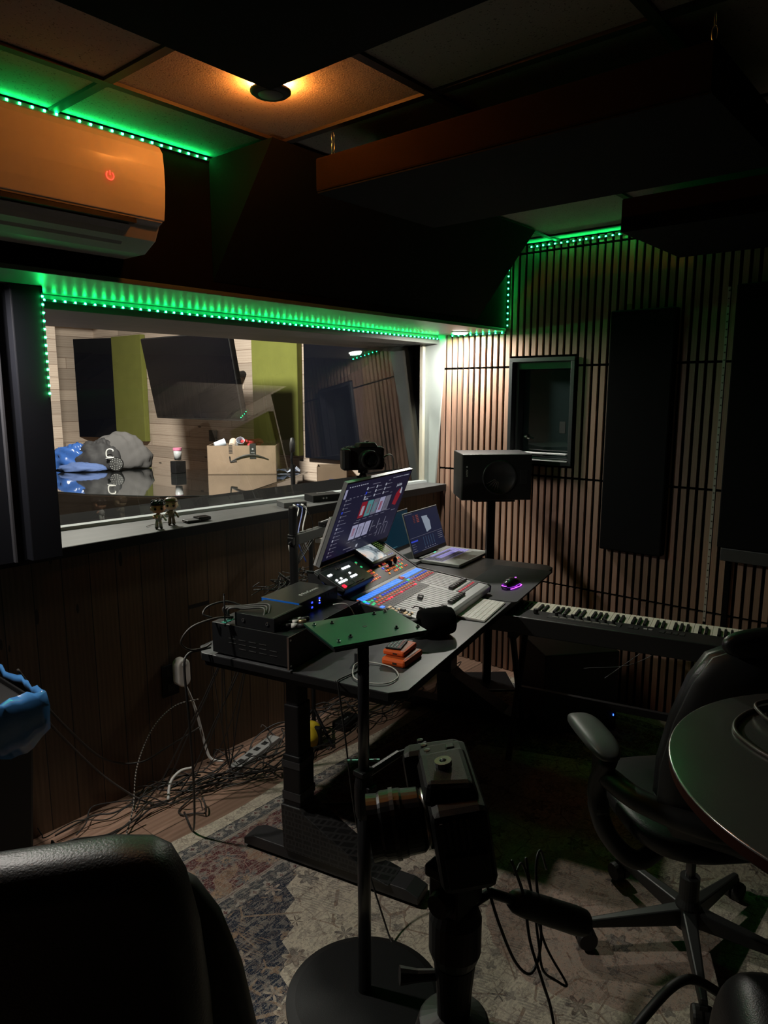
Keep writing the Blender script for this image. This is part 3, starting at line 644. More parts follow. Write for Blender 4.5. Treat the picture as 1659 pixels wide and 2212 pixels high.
# aerial on the little green board
an = dthing('circuit_aerial', 'small green circuit board with an upright black aerial behind the receiver', 'aerial', .005, .655, ZA)
MB().box(-.02, .03, 0, .02, .014, .016).build('circuit_board', mat('pcb_green', (.05, .35, .25), .4), an)
m = MB(); rnd = random.Random(2)
for i in range(9): a, b = rnd.uniform(-.018, .026), rnd.uniform(.002, .016); m.box(a, a + .006, b, b + .004, .010, .020)
m.build('component', steel, an)
MB().tube([(-.014, .008, .0), (-.014, .008, .11)], .0026, 8).sph((-.014, .008, .112), .0033).build('aerial_rod', black, an, smooth=True)
# three XLR plugs on the receiver
M_cable = mat('black_cable_jacket', (.016, .015, .014), .45)
M_cablegrey = mat('grey_cable_jacket', (.07, .068, .065), .5)
def xlr(label, p, ang, mcol, ring, path):
    t = thing('microphone_plug', label, 'cable plug', p, ang, 'microphone plugs on the rack gear')
    MB().lathe([(.0045, -.072), (.0055, -.06), (.0085, -.045), (.0085, -.030)], 16, ax='x').build('strain_relief', black, t, smooth=True)
    MB().lathe([(.0088, -.030), (.0090, -.010)], 16, ax='x').build('label_band', ring, t, smooth=True)
    MB().lathe([(.0088, -.010), (.0092, .016), (.0078, .018), (.0078, .004), (.001, .004)], 16, ax='x').build('shell', mcol, t, smooth=True)
    inv = (Matrix.Translation(p) @ Matrix.Rotation(ang, 4, 'Z')).inverted()
    pts = [inv @ Vector(q) for q in path]; pts.append(Vector((-.07, 0, 0)))
    MB().tube(curve(pts, 10), .0036, 8).build('cord', M_cablegrey, t, smooth=True); return t
ZB = ZA + .047
M_band = mat('white_label_band', (.48, .47, .44), .5)
r0 = lambda u, v, z: dk(u, v, z)
s0 = r0(.03, .675, ZA + .01)
for i, (lb, u, v, z, an_, col) in enumerate((('front-left plug with a white marked band and a black shell', .085, .420, ZA + .012, -62, black), ('middle plug with a white band and a brass-coloured shell', .118, .440, ZA + .013, -52, mat('brass', (.25, .18, .11), .3, metal=.8)), ('rear plug in black with a small white band, lowest in shadow', .150, .450, ZA + .012, -42, black))):
    p = r0(u, v, z); A_ = DA + math.radians(an_)
    d = Vector((math.cos(A_), math.sin(A_), 0))
    xlr(lb, p, A_, col, M_band, [s0, r0(.01, .66 + i * .012, ZB + .01), r0(.04 + i * .006, .62 + i * .01, ZB + .008 + i * .002), r0(.07 + i * .014, .56, ZB + .010 + i * .003), p - d * .12 + Vector((0, 0, .026)), p - d * .09 + Vector((0, 0, .012))])
# cables from the back of the gear
def cable(label, pts, r=.003, m_=None, group=None, name='cable', n=10):
    o = MB().tube(curve(pts, n), r, 8).build(name, m_ or M_cable, None, smooth=True); return tag(o, label, 'cable', group)
cable('dark cable looping out past the left desk edge from the receiver', [dk(.03, .66, .885), dk(-.03, .69, .892), dk(-.10, .73, .875), dk(-.13, .75, .83), dk(-.08, .76, .785), dk(-.02, .75, .775), dk(.012, .748, .78)], .0038, mat('brown_black_cable', (.03, .024, .02), .5))
cable('thick black power lead leaving the big rack unit over the desk end', [dk(.012, .751, .765), dk(-.03, .76, .768), dk(-.085, .765, .77), dk(-.11, .76, .73), dk(-.11, .75, .55), dk(-.05, .80, .25), dk(.02, .88, .02), dk(.1, 1.0, .012)], .0042)
cable('thin dark cable arching behind the receiver and aerial', [dk(.10, .66, .90), dk(.06, .71, .925), dk(.0, .74, .92), dk(-.03, .74, .90), dk(-.01, .72, .885)], .0035)

# ------------------------------------------------------------------ mixing console
CU0, CU1 = .535, 1.165
co = dthing('mixing_console', 'grey digital mixing console with rows of lit buttons, faders and a touchscreen', 'mixing console', 0, 0, 0)
P0, P1, P2 = (.125, .792), (.485, .832), (.665, .930)      # (v, z) front lip, hinge, rear
M_con = mat('console_grey', (.42, .42, .425), .45, metal=.2)
M_cond = mat('console_dark_panel', (.055, .055, .06), .5)
M_conb = mat('console_black', (.014, .014, .015), .5)
MB().prismx([(P0[0], DT + .012), (P0[0] + .54, DT + .012), (P2[0] + .015, .92), (P2[0], P2[1]), (P1[0], P1[1]), (P0[0] + .01, P0[1]), (P0[0] - .004, P0[1] - .008)][::-1], CU0 + .008, CU1 - .008).build('case', M_con, co, bevel=.004)
for a, b in ((CU0 - .004, CU0 + .008), (CU1 - .008, CU1 + .004)):
    MB().prismx([(P0[0] - .002, DT + .010), (P0[0] + .56, DT + .010), (P2[0] + .02, .93), (P2[0], P2[1] + .003), (P1[0], P1[1] + .0045), (P0[0] + .01, P0[1] + .003), (P0[0] - .006, P0[1] - .006)][::-1], a, b).build('side_cheek', M_conb, co, bevel=.003)
def surf(Pa, Pb, off=0.0):      # frame on a sloped face: x = u, y up the slope from Pa
    yv = Vector((0, Pb[0] - Pa[0], Pb[1] - Pa[1])); Ln = yv.length; yv.normalize(); zv = Vector((1, 0, 0)).cross(yv)
    return frame_mat(Vector((CU0, Pa[0], Pa[1])) + zv * off, Vector((1, 0, 0)), yv, zv), Ln
F1, LN1 = surf(P0, P1); F2, LN2 = surf(P1, P2)
def on(Fm): m = MB(); m.M = Fm; return m
W_ = CU1 - CU0
on(F2).box(.012, W_ - .012, .012, LN2 - .004, 0, .0012).build('upper_panel', M_cond, co)
on(F1).box(.012, .418, .205, LN1 - .006, 0, .0010).build('channel_panel', M_cond, co)
on(F1).box(.425, .618, .255, LN1 - .006, 0, .0010).box(.425, .618, .05, .085, 0, .001).build('channel_panel', M_cond, co)
def emis(nm, c, s=1.6): return mat('lit_' + nm, tuple(q * .4 for q in c), .4, emit=c, estr=s)
EB = {'blue': emis('blue', (.04, .20, 1.0), 1.1), 'dblue': emis('deep_blue', (.03, .07, .75), .8), 'red': emis('red', (1, .05, .07), .9), 'orange': emis('orange', (1, .22, .07), .35),
      'green': emis('green', (.05, .8, .28), .6), 'cyan': emis('cyan', (.0, .75, .60), .9), 'pink': emis('pink', (.8, .07, .10), .4), 'cream': emis('cream', (.9, .62, .32), .35), 'sky': emis('sky', (.05, .25, 1.0), 1.0), 'hot': emis('hot_red', (1, .02, .05), 1.6), 'amber': emis('amber', (1, .30, .03), .7), 'grey': mat('unlit_button', (.07, .07, .07), .5), 'purple': emis('purple', (.3, .2, .9), .5)}
NB = [0]; extra = {}
def btn(Fm, x, y_, c, s=.0045, name='button', sy=None):
    sy = sy or s
    if NB[0] < 98:
        NB[0] += 1; on(Fm).box(x - s, x + s, y_ - sy, y_ + sy, .001, .0042).build(name, EB[c], co)
    else:
        if c not in extra: extra[c] = on(Fm)
        extra[c].M = Fm; extra[c].box(x - s, x + s, y_ - sy, y_ + sy, .001, .0042)
# left fader bank: 16 channels, right bank: 8
chx = [.035 + i * .0228 for i in range(17)]; chr_ = [.438 + i * .0220 for i in range(9)]
for i, x in enumerate(chx[:16]):
    on(F1).box(x - .0088, x + .0088, .320, .352, .001, .0026).build('scribble_display', EB['sky'], co)
for i, x in enumerate(chr_[:8]): on(F1).box(x - .0092, x + .0092, .325, .357, .001, .0026).build('scribble_display', EB['sky'], co)
rowc = [['dblue'] * 17, ['orange'] * 17, ['pink'] * 17]
for i, x in enumerate(chx[:16]):
    c0 = 'green' if i < 2 else ('pink' if i in (3,) else ('cream' if i == 4 else 'dblue')); btn(F1, x, .298, c0, .0048)
    btn(F1, x, .276, 'green' if i == 0 else 'orange', .0048); btn(F1, x, .256, 'hot' if i in (4, 5, 9, 15) else 'pink', .0048)
for i, x in enumerate(chr_[:8]):
    btn(F1, x, .303, 'purple' if i < 2 else 'dblue', .0042); btn(F1, x, .286, 'pink' if i == 0 else 'orange', .0042); btn(F1, x, .269, 'pink', .0042)
for x, y_, c, s_ in ((.016, .338, 'orange', .005), (.012, .296, 'blue', .008), (.018, .272, 'green', .005), (.024, .312, 'cyan', .007), (.404, .338, 'pink', .006), (.418, .352, 'orange', .005), (.404, .305, 'green', .006), (.402, .276, 'pink', .005), (.424, .34, 'orange', .005), (.424, .31, 'blue', .005)):
    btn(F1, x, y_, c, s_)
btn(F1, .020, .232, 'blue', .011, sy=.007)
for i in range(6):
    for j in range(3): btn(F1, .020 + j * .013, .210 - i * .019, 'cream' if (i + j) % 3 else 'grey', .0045)
for i in range(9): btn(F1, .4285 + i * .0205, .068, 'pink', .0045)
# coloured keys on the upper panel
rnd = random.Random(11)
grid2 = [(.215, .150, 'orange'), (.235, .150, 'red'), (.252, .152, 'dblue'), (.270, .153, 'orange'), (.285, .160, 'green'), (.262, .132, 'pink'), (.282, .128, 'green')]
for j in range(4):
    for i in range(6): grid2.append((.225 + i * .017, .040 + j * .017, ('orange', 'orange', 'pink', 'amber', 'orange', 'pink')[(i + 2 * j) % 6]))
for j in range(4):
    for i in range(12):
        if rnd.random() < .72: grid2.append((.395 + i * .0175, .035 + j * .019, ('orange', 'pink', 'pink', 'orange', 'green', 'dblue', 'pink', 'orange', 'amber')[rnd.randrange(9)]))
for x, y_, c in grid2: btn(F2, x, y_, c, .0048)
for c, m in extra.items(): m.build('small_buttons', EB[c], co)['kind'] = 'stuff'
# engraved fader slots and fader caps
M_slot = mat('fader_slot', (.006, .006, .006), .6)
capm = mat('fader_cap', (.05, .05, .05), .3); M_line = mat('cap_line', (.45, .45, .43), .4)
pos = [.150, .045, .05, .100, .042, .042, .042, .044, .160, .168, .044, .044, .044, .044, .044, .044, .044]
for i, x in enumerate(chx):
    on(F1).box(x - .0010, x + .0010, .035, .205, .0004, .0010).box(x - .002, x + .002, .207, .2105, .0004, .001).build('fader_slot', M_slot, co)
for i, x in enumerate(chr_[:8]): on(F1).box(x - .001, x + .001, .102, .245, .0004, .001).box(x - .002, x + .002, .247, .250, .0004, .001).build('fader_slot', M_slot, co)
def cap(x, y_):
    m = on(F1); m.hexa([(x - .0075, y_ - .012, .002), (x + .0075, y_ - .012, .002), (x + .0075, y_ + .012, .002), (x - .0075, y_ + .012, .002)], [(x - .006, y_ - .010, .012), (x + .006, y_ - .010, .012), (x + .006, y_ + .010, .012), (x - .006, y_ + .010, .012)])
    c = m.build('fader_cap', capm, co, bevel=.0015)
    on(F1).box(x - .0056, x + .0056, y_ - .0008, y_ + .0008, .0121, .0125).build('cap_line', M_line, c)
for x, p in zip(chx, pos): cap(x, p)
for x in chr_[:8]: cap(x, .112)
# dot rows between buttons and faders
m = on(F1)
for x in chx[:16]:
    for j in range(3): m.box(x - .006, x - .001, .216 + j * .009, .221 + j * .009, .0008, .0014); m.box(x + .002, x + .007, .216 + j * .009, .221 + j * .009, .0008, .0014)
m.build('meter_dots', M_conb, co)
# touchscreen, a raised bezel tilted like the upper panel
ts = on(F2); ts.box(.335, .560, .052 + .045, LN2 + .055, .004, .022)
tsb = ts.build('touchscreen_bezel', M_conb, co, bevel=.004)
kk = NT('touchscreen_picture', .2); n1 = kk.noise(None, 9, 4, 1.5); n2 = kk.noise(None, 14, 2)
cc = kk.ramp(n1, [(.36, (.06, .09, .12)), (.46, (.45, .52, .55)), (.56, (.8, .76, .72)), (.68, (.75, .45, .3))]); kk.color(cc); kk.link(cc, kk.b.inputs['Emission Color']); kk.b.inputs['Emission Strength'].default_value = .75
on(F2).box(.348, .485, .115, LN2 + .040, .0222, .0230).build('touchscreen', kk.m, tsb)
m = on(F2)
for i in range(9):
    for j in range(3): m.box(.498 + j * .018, .510 + j * .018, .135 + i * .011, .139 + i * .011, .0222, .0228)
m.build('level_meter', emis('dim_green', (.25, .45, .08), .35), tsb)
m = on(F2)
for i in range(3): m.box(.50 + i * .018, .511 + i * .018, .112, .118, .0222, .0228)
m.build('lower_keys', emis('dim_blue', (.12, .18, .6), .5), tsb)
on(F2).box(.43, .47, .102, .107, .0222, .0228).build('maker_lettering', M_print, tsb)
# purple underglow comes from the mouse; small clipped microphones on the console
M_pill = mat('small_mic_foam', (.008, .008, .009), .95)
def lav(label, u, v, z, rz):
    t = dthing('clip_microphone', label, 'microphone', u, v, z, rz, 'small clip microphones on the console')
    MB().sph((0, 0, .018), .010, (1, 1, 1.5), 12, 8).build('foam_head', M_pill, t, smooth=True)
    MB().tube(curve([(0, 0, .006), (-.01, .004, .003), (-.025, .02, .003), (-.02, .04, .004)]), .0015, 6).build('lead', M_cable, t, smooth=True)
    MB().cb((.0, 0, .004), (.012, .008, .006)).build('clip', blackmetal, t); return t
lav('little black clip microphone near the upper coloured keys', .975, .535, .866, .3)
lav('little black clip microphone close to the touchscreen corner', 1.035, .54, .869, 1.2)
tag(cable('black foam-tipped microphone lead lying over the near console corner', [dk(.60, .25, .822), dk(.57, .23, .830), dk(.55, .21, .845), dk(.56, .19, .838), dk(.58, .18, .815), dk(.60, .17, .806)], .0022), None, 'cable')
# big foam windscreen at the near front corner
t = dthing('foam_windscreen', 'large black foam windscreen lying at the near front corner of the console', 'windscreen', .490, .165, DT, -.75)
t.scale = (1.2, 1.2, 1.2)
MB().lathe([(.020, 0), (.041, .004), (.045, .03), (.046, .085), (.040, .108), (.02, .118), (.001, .12)], 28, (0, 0, .047), 'x').build('foam_body', mat('foam_black', (.008, .008, .008), 1, bump=1, bscale=1500, spec=.05), t, smooth=True)
MB().tube([(-.055, 0, .047), (.0, 0, .047)], .016, 12).build('microphone_body', black, t, smooth=True)

# ------------------------------------------------------------------ video switcher on a blue box, on the console
bb = thing('blue_box', 'flat dark blue box propping up the video switcher', 'box', (0, 0, 0)); FB = F2.copy()
BASE = Matrix.Translation(D0) @ Matrix.Rotation(DA, 4, 'Z')
def onD(Fm): m = MB(); m.M = BASE @ Fm; return m
onD(F2).box(-.035, .175, .030, .135, .0045, .030).build('box_body', mat('blue_card', (.02, .028, .10), .4), bb, bevel=.003)
sw = thing('video_switcher', 'black video switcher with bright white and red lit buttons, leaning on a blue box', 'video switcher', (0, 0, 0))
FS = F2 @ Matrix.Translation((-.062, .018, .031)) @ Matrix.Rotation(math.radians(-3), 4, 'X')
onD(FS).box(0, .240, 0, .132, 0, .028).build('housing', M_conb, sw, bevel=.004)
onD(FS).box(.006, .234, .006, .126, .028, .0285).build('face_plate', mat('switcher_face', (.02, .02, .022), .4), sw)
M_w = mat('white_lit_key', (.6, .6, .6), .4, emit=(.9, .95, 1), estr=1.1)
def skey(x, y_, m_, s=.0058, nm='key'): onD(FS).box(x - s, x + s, y_ - s, y_ + s, .0285, .0330).build(nm, m_, sw)
for i in range(8): skey(.018 + i * .0185 + (.014 if i > 3 else 0), .017, EB['hot'] if i == 0 else EB['grey'], .0078 if i == 0 else .0068, 'source_key')
for i in range(4): skey(.020 + i * .0165, .042, M_w, .0050, 'lit_key')
for i in range(4): skey(.022 + i * .0165, .058, M_w if i % 2 == 0 else EB['grey'], .0045, 'lit_key')
for i in range(3): skey(.118 + i * .0170, .045, M_w, .0050, 'lit_key')
for i in range(3): skey(.118 + i * .0170, .066, M_w if i == 1 else EB['grey'], .0045, 'lit_key')
for i in range(3): skey(.016 + i * .0150, .094, M_w if i < 2 else EB['grey'], .0050, 'lit_key')
for i in range(4): skey(.132 + i * .0160, .100, M_w, .0050, 'lit_key')
for i in range(3): skey(.100 + i * .0160, .112, EB['grey'], .0045, 'lit_key')
m = onD(FS)
for i in range(9): m.box(.05 + i * .017, .06 + i * .017, .1325, .15, .004, .018)
m.build('rear_plugs', black, sw)
onD(F2 @ Matrix.Translation((-.08, .165, .045))).tube([(0, 0, 0), (-.035, .015, .004)], .006, 10).build('plug', steel, sw)

# ------------------------------------------------------------------ large monitor on an arm, tipped forward over the console
MO = Vector((2.002, 2.047, .935)); ma, mt_ = .226, -.370
mw, mn = Vector((math.cos(ma), math.sin(ma), 0)), Vector((math.sin(ma), -math.cos(ma), 0))
mh = Vector((0, 0, 1)) * math.cos(mt_) - mn * math.sin(mt_); mz = mw.cross(mh)
FM = frame_mat(MO, mw, mh, mz)
def onF(Fm): m = MB(); m.M = Fm; return m
mon = thing('monitor', 'large thin monitor showing a dark media page, tipped forward over the console', 'monitor', (0, 0, 0))
onF(FM).box(0, .60, 0, .382, -.012, 0).build('monitor_body', black, mon, bevel=.002)
onF(FM).box(-.002, .602, -.002, .0, -.016, .001).box(-.002, .602, .382, .3845, -.016, .001).box(-.0022, 0, 0, .382, -.016, .001).box(.60, .6022, 0, .382, -.016, .001).build('silver_edge', mat('monitor_rim', (.30, .30, .30), .35, metal=.5), mon)
onF(FM).box(-.004, .60, -.004, .22, -.030, -.017).build('rear_cover', mat('monitor_back_pale', (.42, .41, .40), .45), mon, bevel=.003)
M_scr = mat('screen_navy', (.004, .004, .008), .35, spec=.15, emit=(.0075, .0070, .021), estr=1.0)
onF(FM).box(.004, .596, .024, .376, 0, .0008).build('screen', M_scr, mon)
def px(nm, col, st=1.0): return mat('px_' + nm, (.02, .02, .02), .3, emit=col, estr=st * .55)
PXW, PXG, PXB, PXR = px('white', (.55, .58, .70), .9), px('grey', (.22, .22, .30), .8), px('blue', (.03, .08, .9), .9), px('red', (.42, .01, .03), .7)
PXT, PXP = px('teal', (.12, .40, .42), .8), px('pale', (.42, .42, .62), 1)
ms_ = {}
def pix(x0, y0, x1, y1, m_):
    if m_.name not in ms_: ms_[m_.name] = (onF(FM), m_)
    ms_[m_.name][0].box(x0, x1, y0, y1, .0010, .0014)
rnd = random.Random(21)
for i in range(9): pix(.03 + i * .018, .358, .03 + i * .018 + rnd.uniform(.006, .013), .362, PXW)
for i in range(14): pix(.42 + i * .012, .358, .42 + i * .012 + rnd.uniform(.004, .009), .362, PXW)
pix(.006, .31, .022, .352, PXP)
for i in range(15):
    y_ = .30 - i * .0185; pix(.030, y_ - .005, .040, y_ + .005, PXB if i == 3 else (PXW if i in (7, 10) else PXG)); pix(.046, y_ - .0012, .046 + rnd.uniform(.02, .06), y_ + .0012, PXG)
for r_ in range(3):
    for i in range(3):
        x = .19 + i * .085; y_ = .335 - r_ * .021; pix(x, y_ - .006, x + .011, y_ + .006, PXB if (i, r_) == (0, 1) else PXW); pix(x + .016, y_ - .0014, x + .016 + rnd.uniform(.025, .055), y_ + .0014, PXG)
pix(.23, .350, .30, .353, PXG); pix(.38, .350, .40, .354, PXG)
for i in range(5): pix(.06 + i * .03, .305, .075 + i * .03, .308, PXG)
cards = [PXR, PXT, PXG, PXP, PXG]
for i in range(5):
    x = .190 + i * .056; pix(x, .193, x + .050, .270, cards[i]); pix(x + .012, .205, x + .036, .250, (PXW, PXR, PXT, PXR, px('dim', (.08, .08, .10), .6))[i])
pix(.19, .281, .23, .285, PXW); pix(.44, .283, .46, .286, PXG)
for i in range(5): pix(.19 + i * .056, .181, .225 + i * .056, .184, PXG)
for i in range(3):
    x = .175 + i * .058; pix(x, .090, x + .050, .160, PXP); pix(x + .014, .105, x + .034, .145, (PXR, PXG, PXG)[i])
for i in range(3): x = .36 + i * .062; pix(x, .10 + i * .004, x + .006, .155, PXG); pix(x + .012, .12, x + .04, .124, PXG)
pix(.175, .170, .22, .174, PXG); pix(.46, .19, .50, .193, PXG); pix(.52, .18, .56, .184, PXG)
for i in range(6): pix(.17 + i * .05, .077, .20 + i * .05, .079, PXG)
pix(.16, .045, .23, .049, PXG); pix(.27, .038, .285, .052, PXW); pix(.20, .030, .27, .032, PXG)
for i in range(4): pix(.44 + i * .03, .06, .444 + i * .03, .10 + i * .006, PXG)
# red jacket artwork at the right of the page
m = onF(FM); m.prism([(.505, .215), (.545, .205), (.560, .25), (.562, .285), (.535, .292), (.512, .27)], .0010, .0015); m.build('picture_red', PXR, mon)
m = onF(FM); m.prism([(.545, .270), (.566, .262), (.560, .292), (.548, .300)], .0015, .0020); m.build('picture_white', PXW, mon)
for nm, (mb, m_) in ms_.items(): mb.build('screen_content', m_, mon)
text('handwritten_title', 'ju.ktis', .022, PXW, mon, (0, 0, 0), (0, 0, 0))
o = [c for c in mon.children if c.name.startswith('handwritten')][0]; o.matrix_local = FM @ Matrix.Translation((.515, .315, .0012))
onF(FM).box(.22, .38, .12, .26, -.045, -.012).build('rear_hub', black, mon, bevel=.006)
# clamp post with arm
po = dthing('clamp_post', 'black round post clamped to the desk back with a folded monitor arm', 'monitor arm', .665, .845, DT)
MB().lathe([(.0185, .0), (.0185, .415), (.016, .420), (.001, .421)], 24).build('post', black, po, smooth=False)
MB().lathe([(.030, .0), (.030, .012), (.024, .02)], 24).box(-.04, .04, -.06, .03, -.012, .0).build('base_clamp', black, po)
MB().lathe([(.0245, .255), (.0245, .300)], 24).cb((-.028, -.008, .275), (.016, .03, .032)).build('collar', blackmetal, po, bevel=.002)
MB().tube([(-.036, -.01, .272), (-.054, -.014, .272)], .003, 8).build('clamp_screw', steel, po)
p_end = Matrix(BASE).inverted() @ (FM @ Vector((.30, .19, -.05))) - Vector((.665, .845, DT))
MB().hexa([(.02, -.012, .250), (.215, -.03, .262), (.215, .006, .262), (.02, .012, .250)], [(.02, -.012, .296), (.215, -.03, .300), (.215, .006, .300), (.02, .012, .296)]).build('lower_arm', mat('arm_grey', (.05, .05, .052), .45), po, bevel=.003)
MB().tube([(.215, -.01, .285), (.215, -.01, .32)], .018, 14).tube([(.215, -.01, .31), tuple(p_end)], .014, 12).build('upper_arm', blackmetal, po)
for i in range(3):
    MB().box(.055 + i * .055, .090 + i * .055, -.006, .010, .2965, .3005).build('cable_clip', mat('clip_grey', (.12, .12, .12), .4), po)
MB().cb((.185, -.02, .243), (.045, .03, .022)).build('pale_connector', white, po, bevel=.003)
# ------------------------------------------------------------------ laptops
def laptop(label, BL, ang, tilt, w_, d_, hs, mscr, deck, group=None):
    t = thing('laptop', label, 'laptop', (BL[0], BL[1], DT), ang, group)
    MB().box(0, w_, -d_, 0, .004, .019).build('base', deck, t, bevel=.002)
    for a in (.03, w_ - .03):
        for b in (-.03, -d_ + .03): MB().box(a - .01, a + .01, b - .004, b + .004, 0, .0045).build('rubber_foot', rubber, t)
    yv = Vector((0, math.sin(tilt), math.cos(tilt))); zv = Vector((1, 0, 0)).cross(yv); Fl = frame_mat((0, -.004, .020), Vector((1, 0, 0)), yv, zv)
    onF(Fl).box(0, w_, 0, hs, -.006, 0).build('lid', deck, t, bevel=.002)
    onF(Fl).box(.003, w_ - .003, .002, hs - .003, 0, .0006).build('bezel', black, t)
    sc = onF(Fl).box(.006, w_ - .006, .022, hs - .007, .0006, .0010).build('screen', mscr, t)
    return t, Fl, sc
M_lap = mat('laptop_grey', (.27, .285, .275), .38, metal=.15)
la = .154
lt, FL, _ = laptop('open grey laptop with violet lit keys, right of the mixing console', (2.945, 2.29), la, .30, .393, .272, .248, mat('screen_edit', (.004, .004, .008), .35, spec=.15, emit=(.006, .010, .028), estr=1.0), M_lap)
for i in range(5):
    for j in range(14):
        pass
M_key = mat('laptop_key', (.10, .10, .12), .5); M_keyl = mat('lit_laptop_key', (.2, .2, .35), .5, emit=(.30, .26, .85), estr=.30)
nk = 0
for r_ in range(6):
    for c_ in range(16):
        x = .028 + c_ * .0212; y_ = -.050 - r_ * .0188
        MB().box(x, x + .0165, y_ - .0145, y_, .0192, .0205).build('key', M_keyl if (r_ in (0, 2, 3) and c_ > 2) or c_ > 12 else M_key, lt)
MB().box(.025, .36, -.165, -.048, .0188, .0192).build('key_well', mat('violet_well', (.15, .14, .22), .5, emit=(.25, .18, .9), estr=.12), lt)
MB().box(.13, .25, -.262, -.180, .0190, .0194).build('touchpad', mat('touchpad_grey', (.20, .21, .20), .25, metal=.5), lt)
MB().cb((.205, -.022, .0195), (.018, .008, .001)).build('power_light', emis('mint', (.05, .9, .5), 1.4), lt)
m = MB()
for i in range(26): m.box(.03 + i * .013, .036 + i * .013, -.036, -.016, .019, .0196)
m.build('speaker_grille', mat('grille_pale', (.35, .36, .36), .4), lt)
def lp(x0, y0, x1, y1, m_, nm='screen_content'): onF(FL).box(x0, x1, y0, y1, .0012, .0016).build(nm, m_, lt)
m = onF(FL); m.prism([(.205, .115), (.262, .125), (.268, .175), (.250, .195), (.252, .205), (.185, .208)], .0012, .0016); m.build('picture_paper', px('paper', (.33, .40, .50), 1), lt)
for j in range(5):
    lp(.09, .182 + j * .009, .108, .187 + j * .009, px('dimred', (.16, .02, .03), .7)); lp(.125, .182 + j * .009, .152, .187 + j * .009, px('red2', (.35, .06, .05), .8))
lp(.01, .105, .385, .1065, PXG); lp(.012, .082, .085, .090, PXB)
for j in range(4): lp(.012, .068 - j * .012, .05 + .01 * (j % 2), .070 - j * .012, PXG)
for i in range(5): lp(.150 + i * .028, .045, .153 + i * .028, .095, px('mix', (.05, .12, .22), 1)); lp(.148 + i * .028, .034, .155 + i * .028, .037, PXW)
for j in range(4): lp(.32, .060 + j * .011, .375, .0625 + j * .011, PXG)
lp(.10, .024, .29, .026, PXG); lp(.01, .235, .09, .2375, PXG)
lt2, FL2, _ = laptop('second laptop with a dim teal screen, half hidden behind the grey one', (2.86, 2.43), la + .05, .12, .33, .20, .225, mat('screen_teal', (.003, .006, .010), .35, spec=.2, emit=(.001, .013, .024), estr=1.0), mat('laptop_silver', (.4, .4, .4), .35, metal=.7))
onF(FL2).box(.02, .16, .03, .032, .0012, .0016).build('screen_content', px('cyan', (.1, .4, .5), .8), lt2)

# ------------------------------------------------------------------ white keyboard, mouse, mat, drives
kb = dthing('computer_keyboard', 'slim white wireless keyboard at the desk front beside the console', 'keyboard', .772, .010, DT + .001, .02)
MB().prismx([(0, 0), (.122, 0), (.122, .010), (0, .0045)][::-1], 0, .285).build('keyboard_body', mat('keyboard_silver', (.45, .44, .42), .35), kb, bevel=.0015)
M_wk = mat('white_key', (.85, .82, .76), .45)
for r_ in range(6):
    for c_ in range(14):
        if r_ == 0 and c_ in (5, 6, 7, 8): continue
        x = .004 + c_ * .0199; y_ = .004 + r_ * .0193; x1 = x + .0180
        if r_ == 0 and c_ == 4: x1 = x + .0180 + .0199 * 4
        z = .0045 + y_ * .045
        MB().hexa([(x, y_, z), (x1, y_, z), (x1, y_ + .0175, z + .0008), (x, y_ + .0175, z + .0008)], [(x, y_, z + .0018), (x1, y_, z + .0018), (x1, y_ + .0175, z + .0026), (x, y_ + .0175, z + .0026)]).build('key', M_wk, kb)
mm = dthing('mouse_mat', 'thin dark grey mat under the glowing mouse at the right of the desk', 'mouse mat', 1.09, -.02, DT + .0002, 0)
pts = []
w0, h0, r0_ = .62, .30, .02
for cx_, cy_, a0 in ((w0 - r0_, r0_, -90), (w0 - r0_, h0 - r0_, 0), (r0_, h0 - r0_, 90), (r0_, r0_, 180)):
    for i in range(6): a = math.radians(a0 + 18 * i); pts.append((cx_ + r0_ * math.cos(a), cy_ + r0_ * math.sin(a)))
MB().prism(pts, 0, .002).build('mat_sheet', mat('mat_cloth', (.030, .031, .034), .75, bump=.3, bscale=900, var=.2, vscale=5), mm)
mo = dthing('computer_mouse', 'black gaming mouse glowing violet underneath', 'mouse', 1.325, .075, DT + .0025, math.radians(-15))
ms2 = MB(); sec = []
NS = 14
for i in range(NS + 1):
    t_ = i / NS; yy = -.062 + .124 * t_; wdt = .030 * (math.sin(PI * (t_ * .86 + .09))) ** .45 * (1 - .12 * math.sin(PI * t_)); hh = .012 + .028 * math.sin(PI * (.12 + .80 * t_)) ** 1.1
    sec.append((yy, wdt, hh))
vs = []; fs = []; n = 14
for yy, wd_, hh in sec:
    for k_ in range(n):
        a = 2 * PI * k_ / n; x = wd_ * math.copysign(abs(math.cos(a)) ** .8, math.cos(a)); z = (hh * max(0, math.sin(a)) ** .8) + .006 - .003 * max(0, -math.sin(a)); vs.append((yy, x, z))
for i in range(NS):
    for k_ in range(n): fs.append((i * n + k_, i * n + (k_ + 1) % n, (i + 1) * n + (k_ + 1) % n, (i + 1) * n + k_))
fs += [tuple(range(n)), tuple(range(NS * n, (NS + 1) * n))[::-1]]
ms2.add(vs, fs); ms2.build('mouse_shell', mat('mouse_black', (.012, .012, .013), .22, coat=.3), mo, smooth=True)
M_vio = mat('violet_glow', (.4, .05, .6), .4, emit=(.50, .05, 1.0), estr=7)
MB().tube([(-.050, -.0285, .0045), (-.03, -.030, .0035), (0, -.0285, .003), (.03, -.0290, .0035), (.052, -.024, .0045), (.060, -.010, .005), (.062, 0, .005)], .0014, 6).build('light_strip', M_vio, mo, smooth=True)
MB().tube([(-.062, -.012, .016), (-.066, 0, .017), (-.062, .012, .016)], .0015, 6).sph((.030, -.003, .0405), .004, (1.4, 1, .3)).build('light_strip', M_vio, mo, smooth=True)
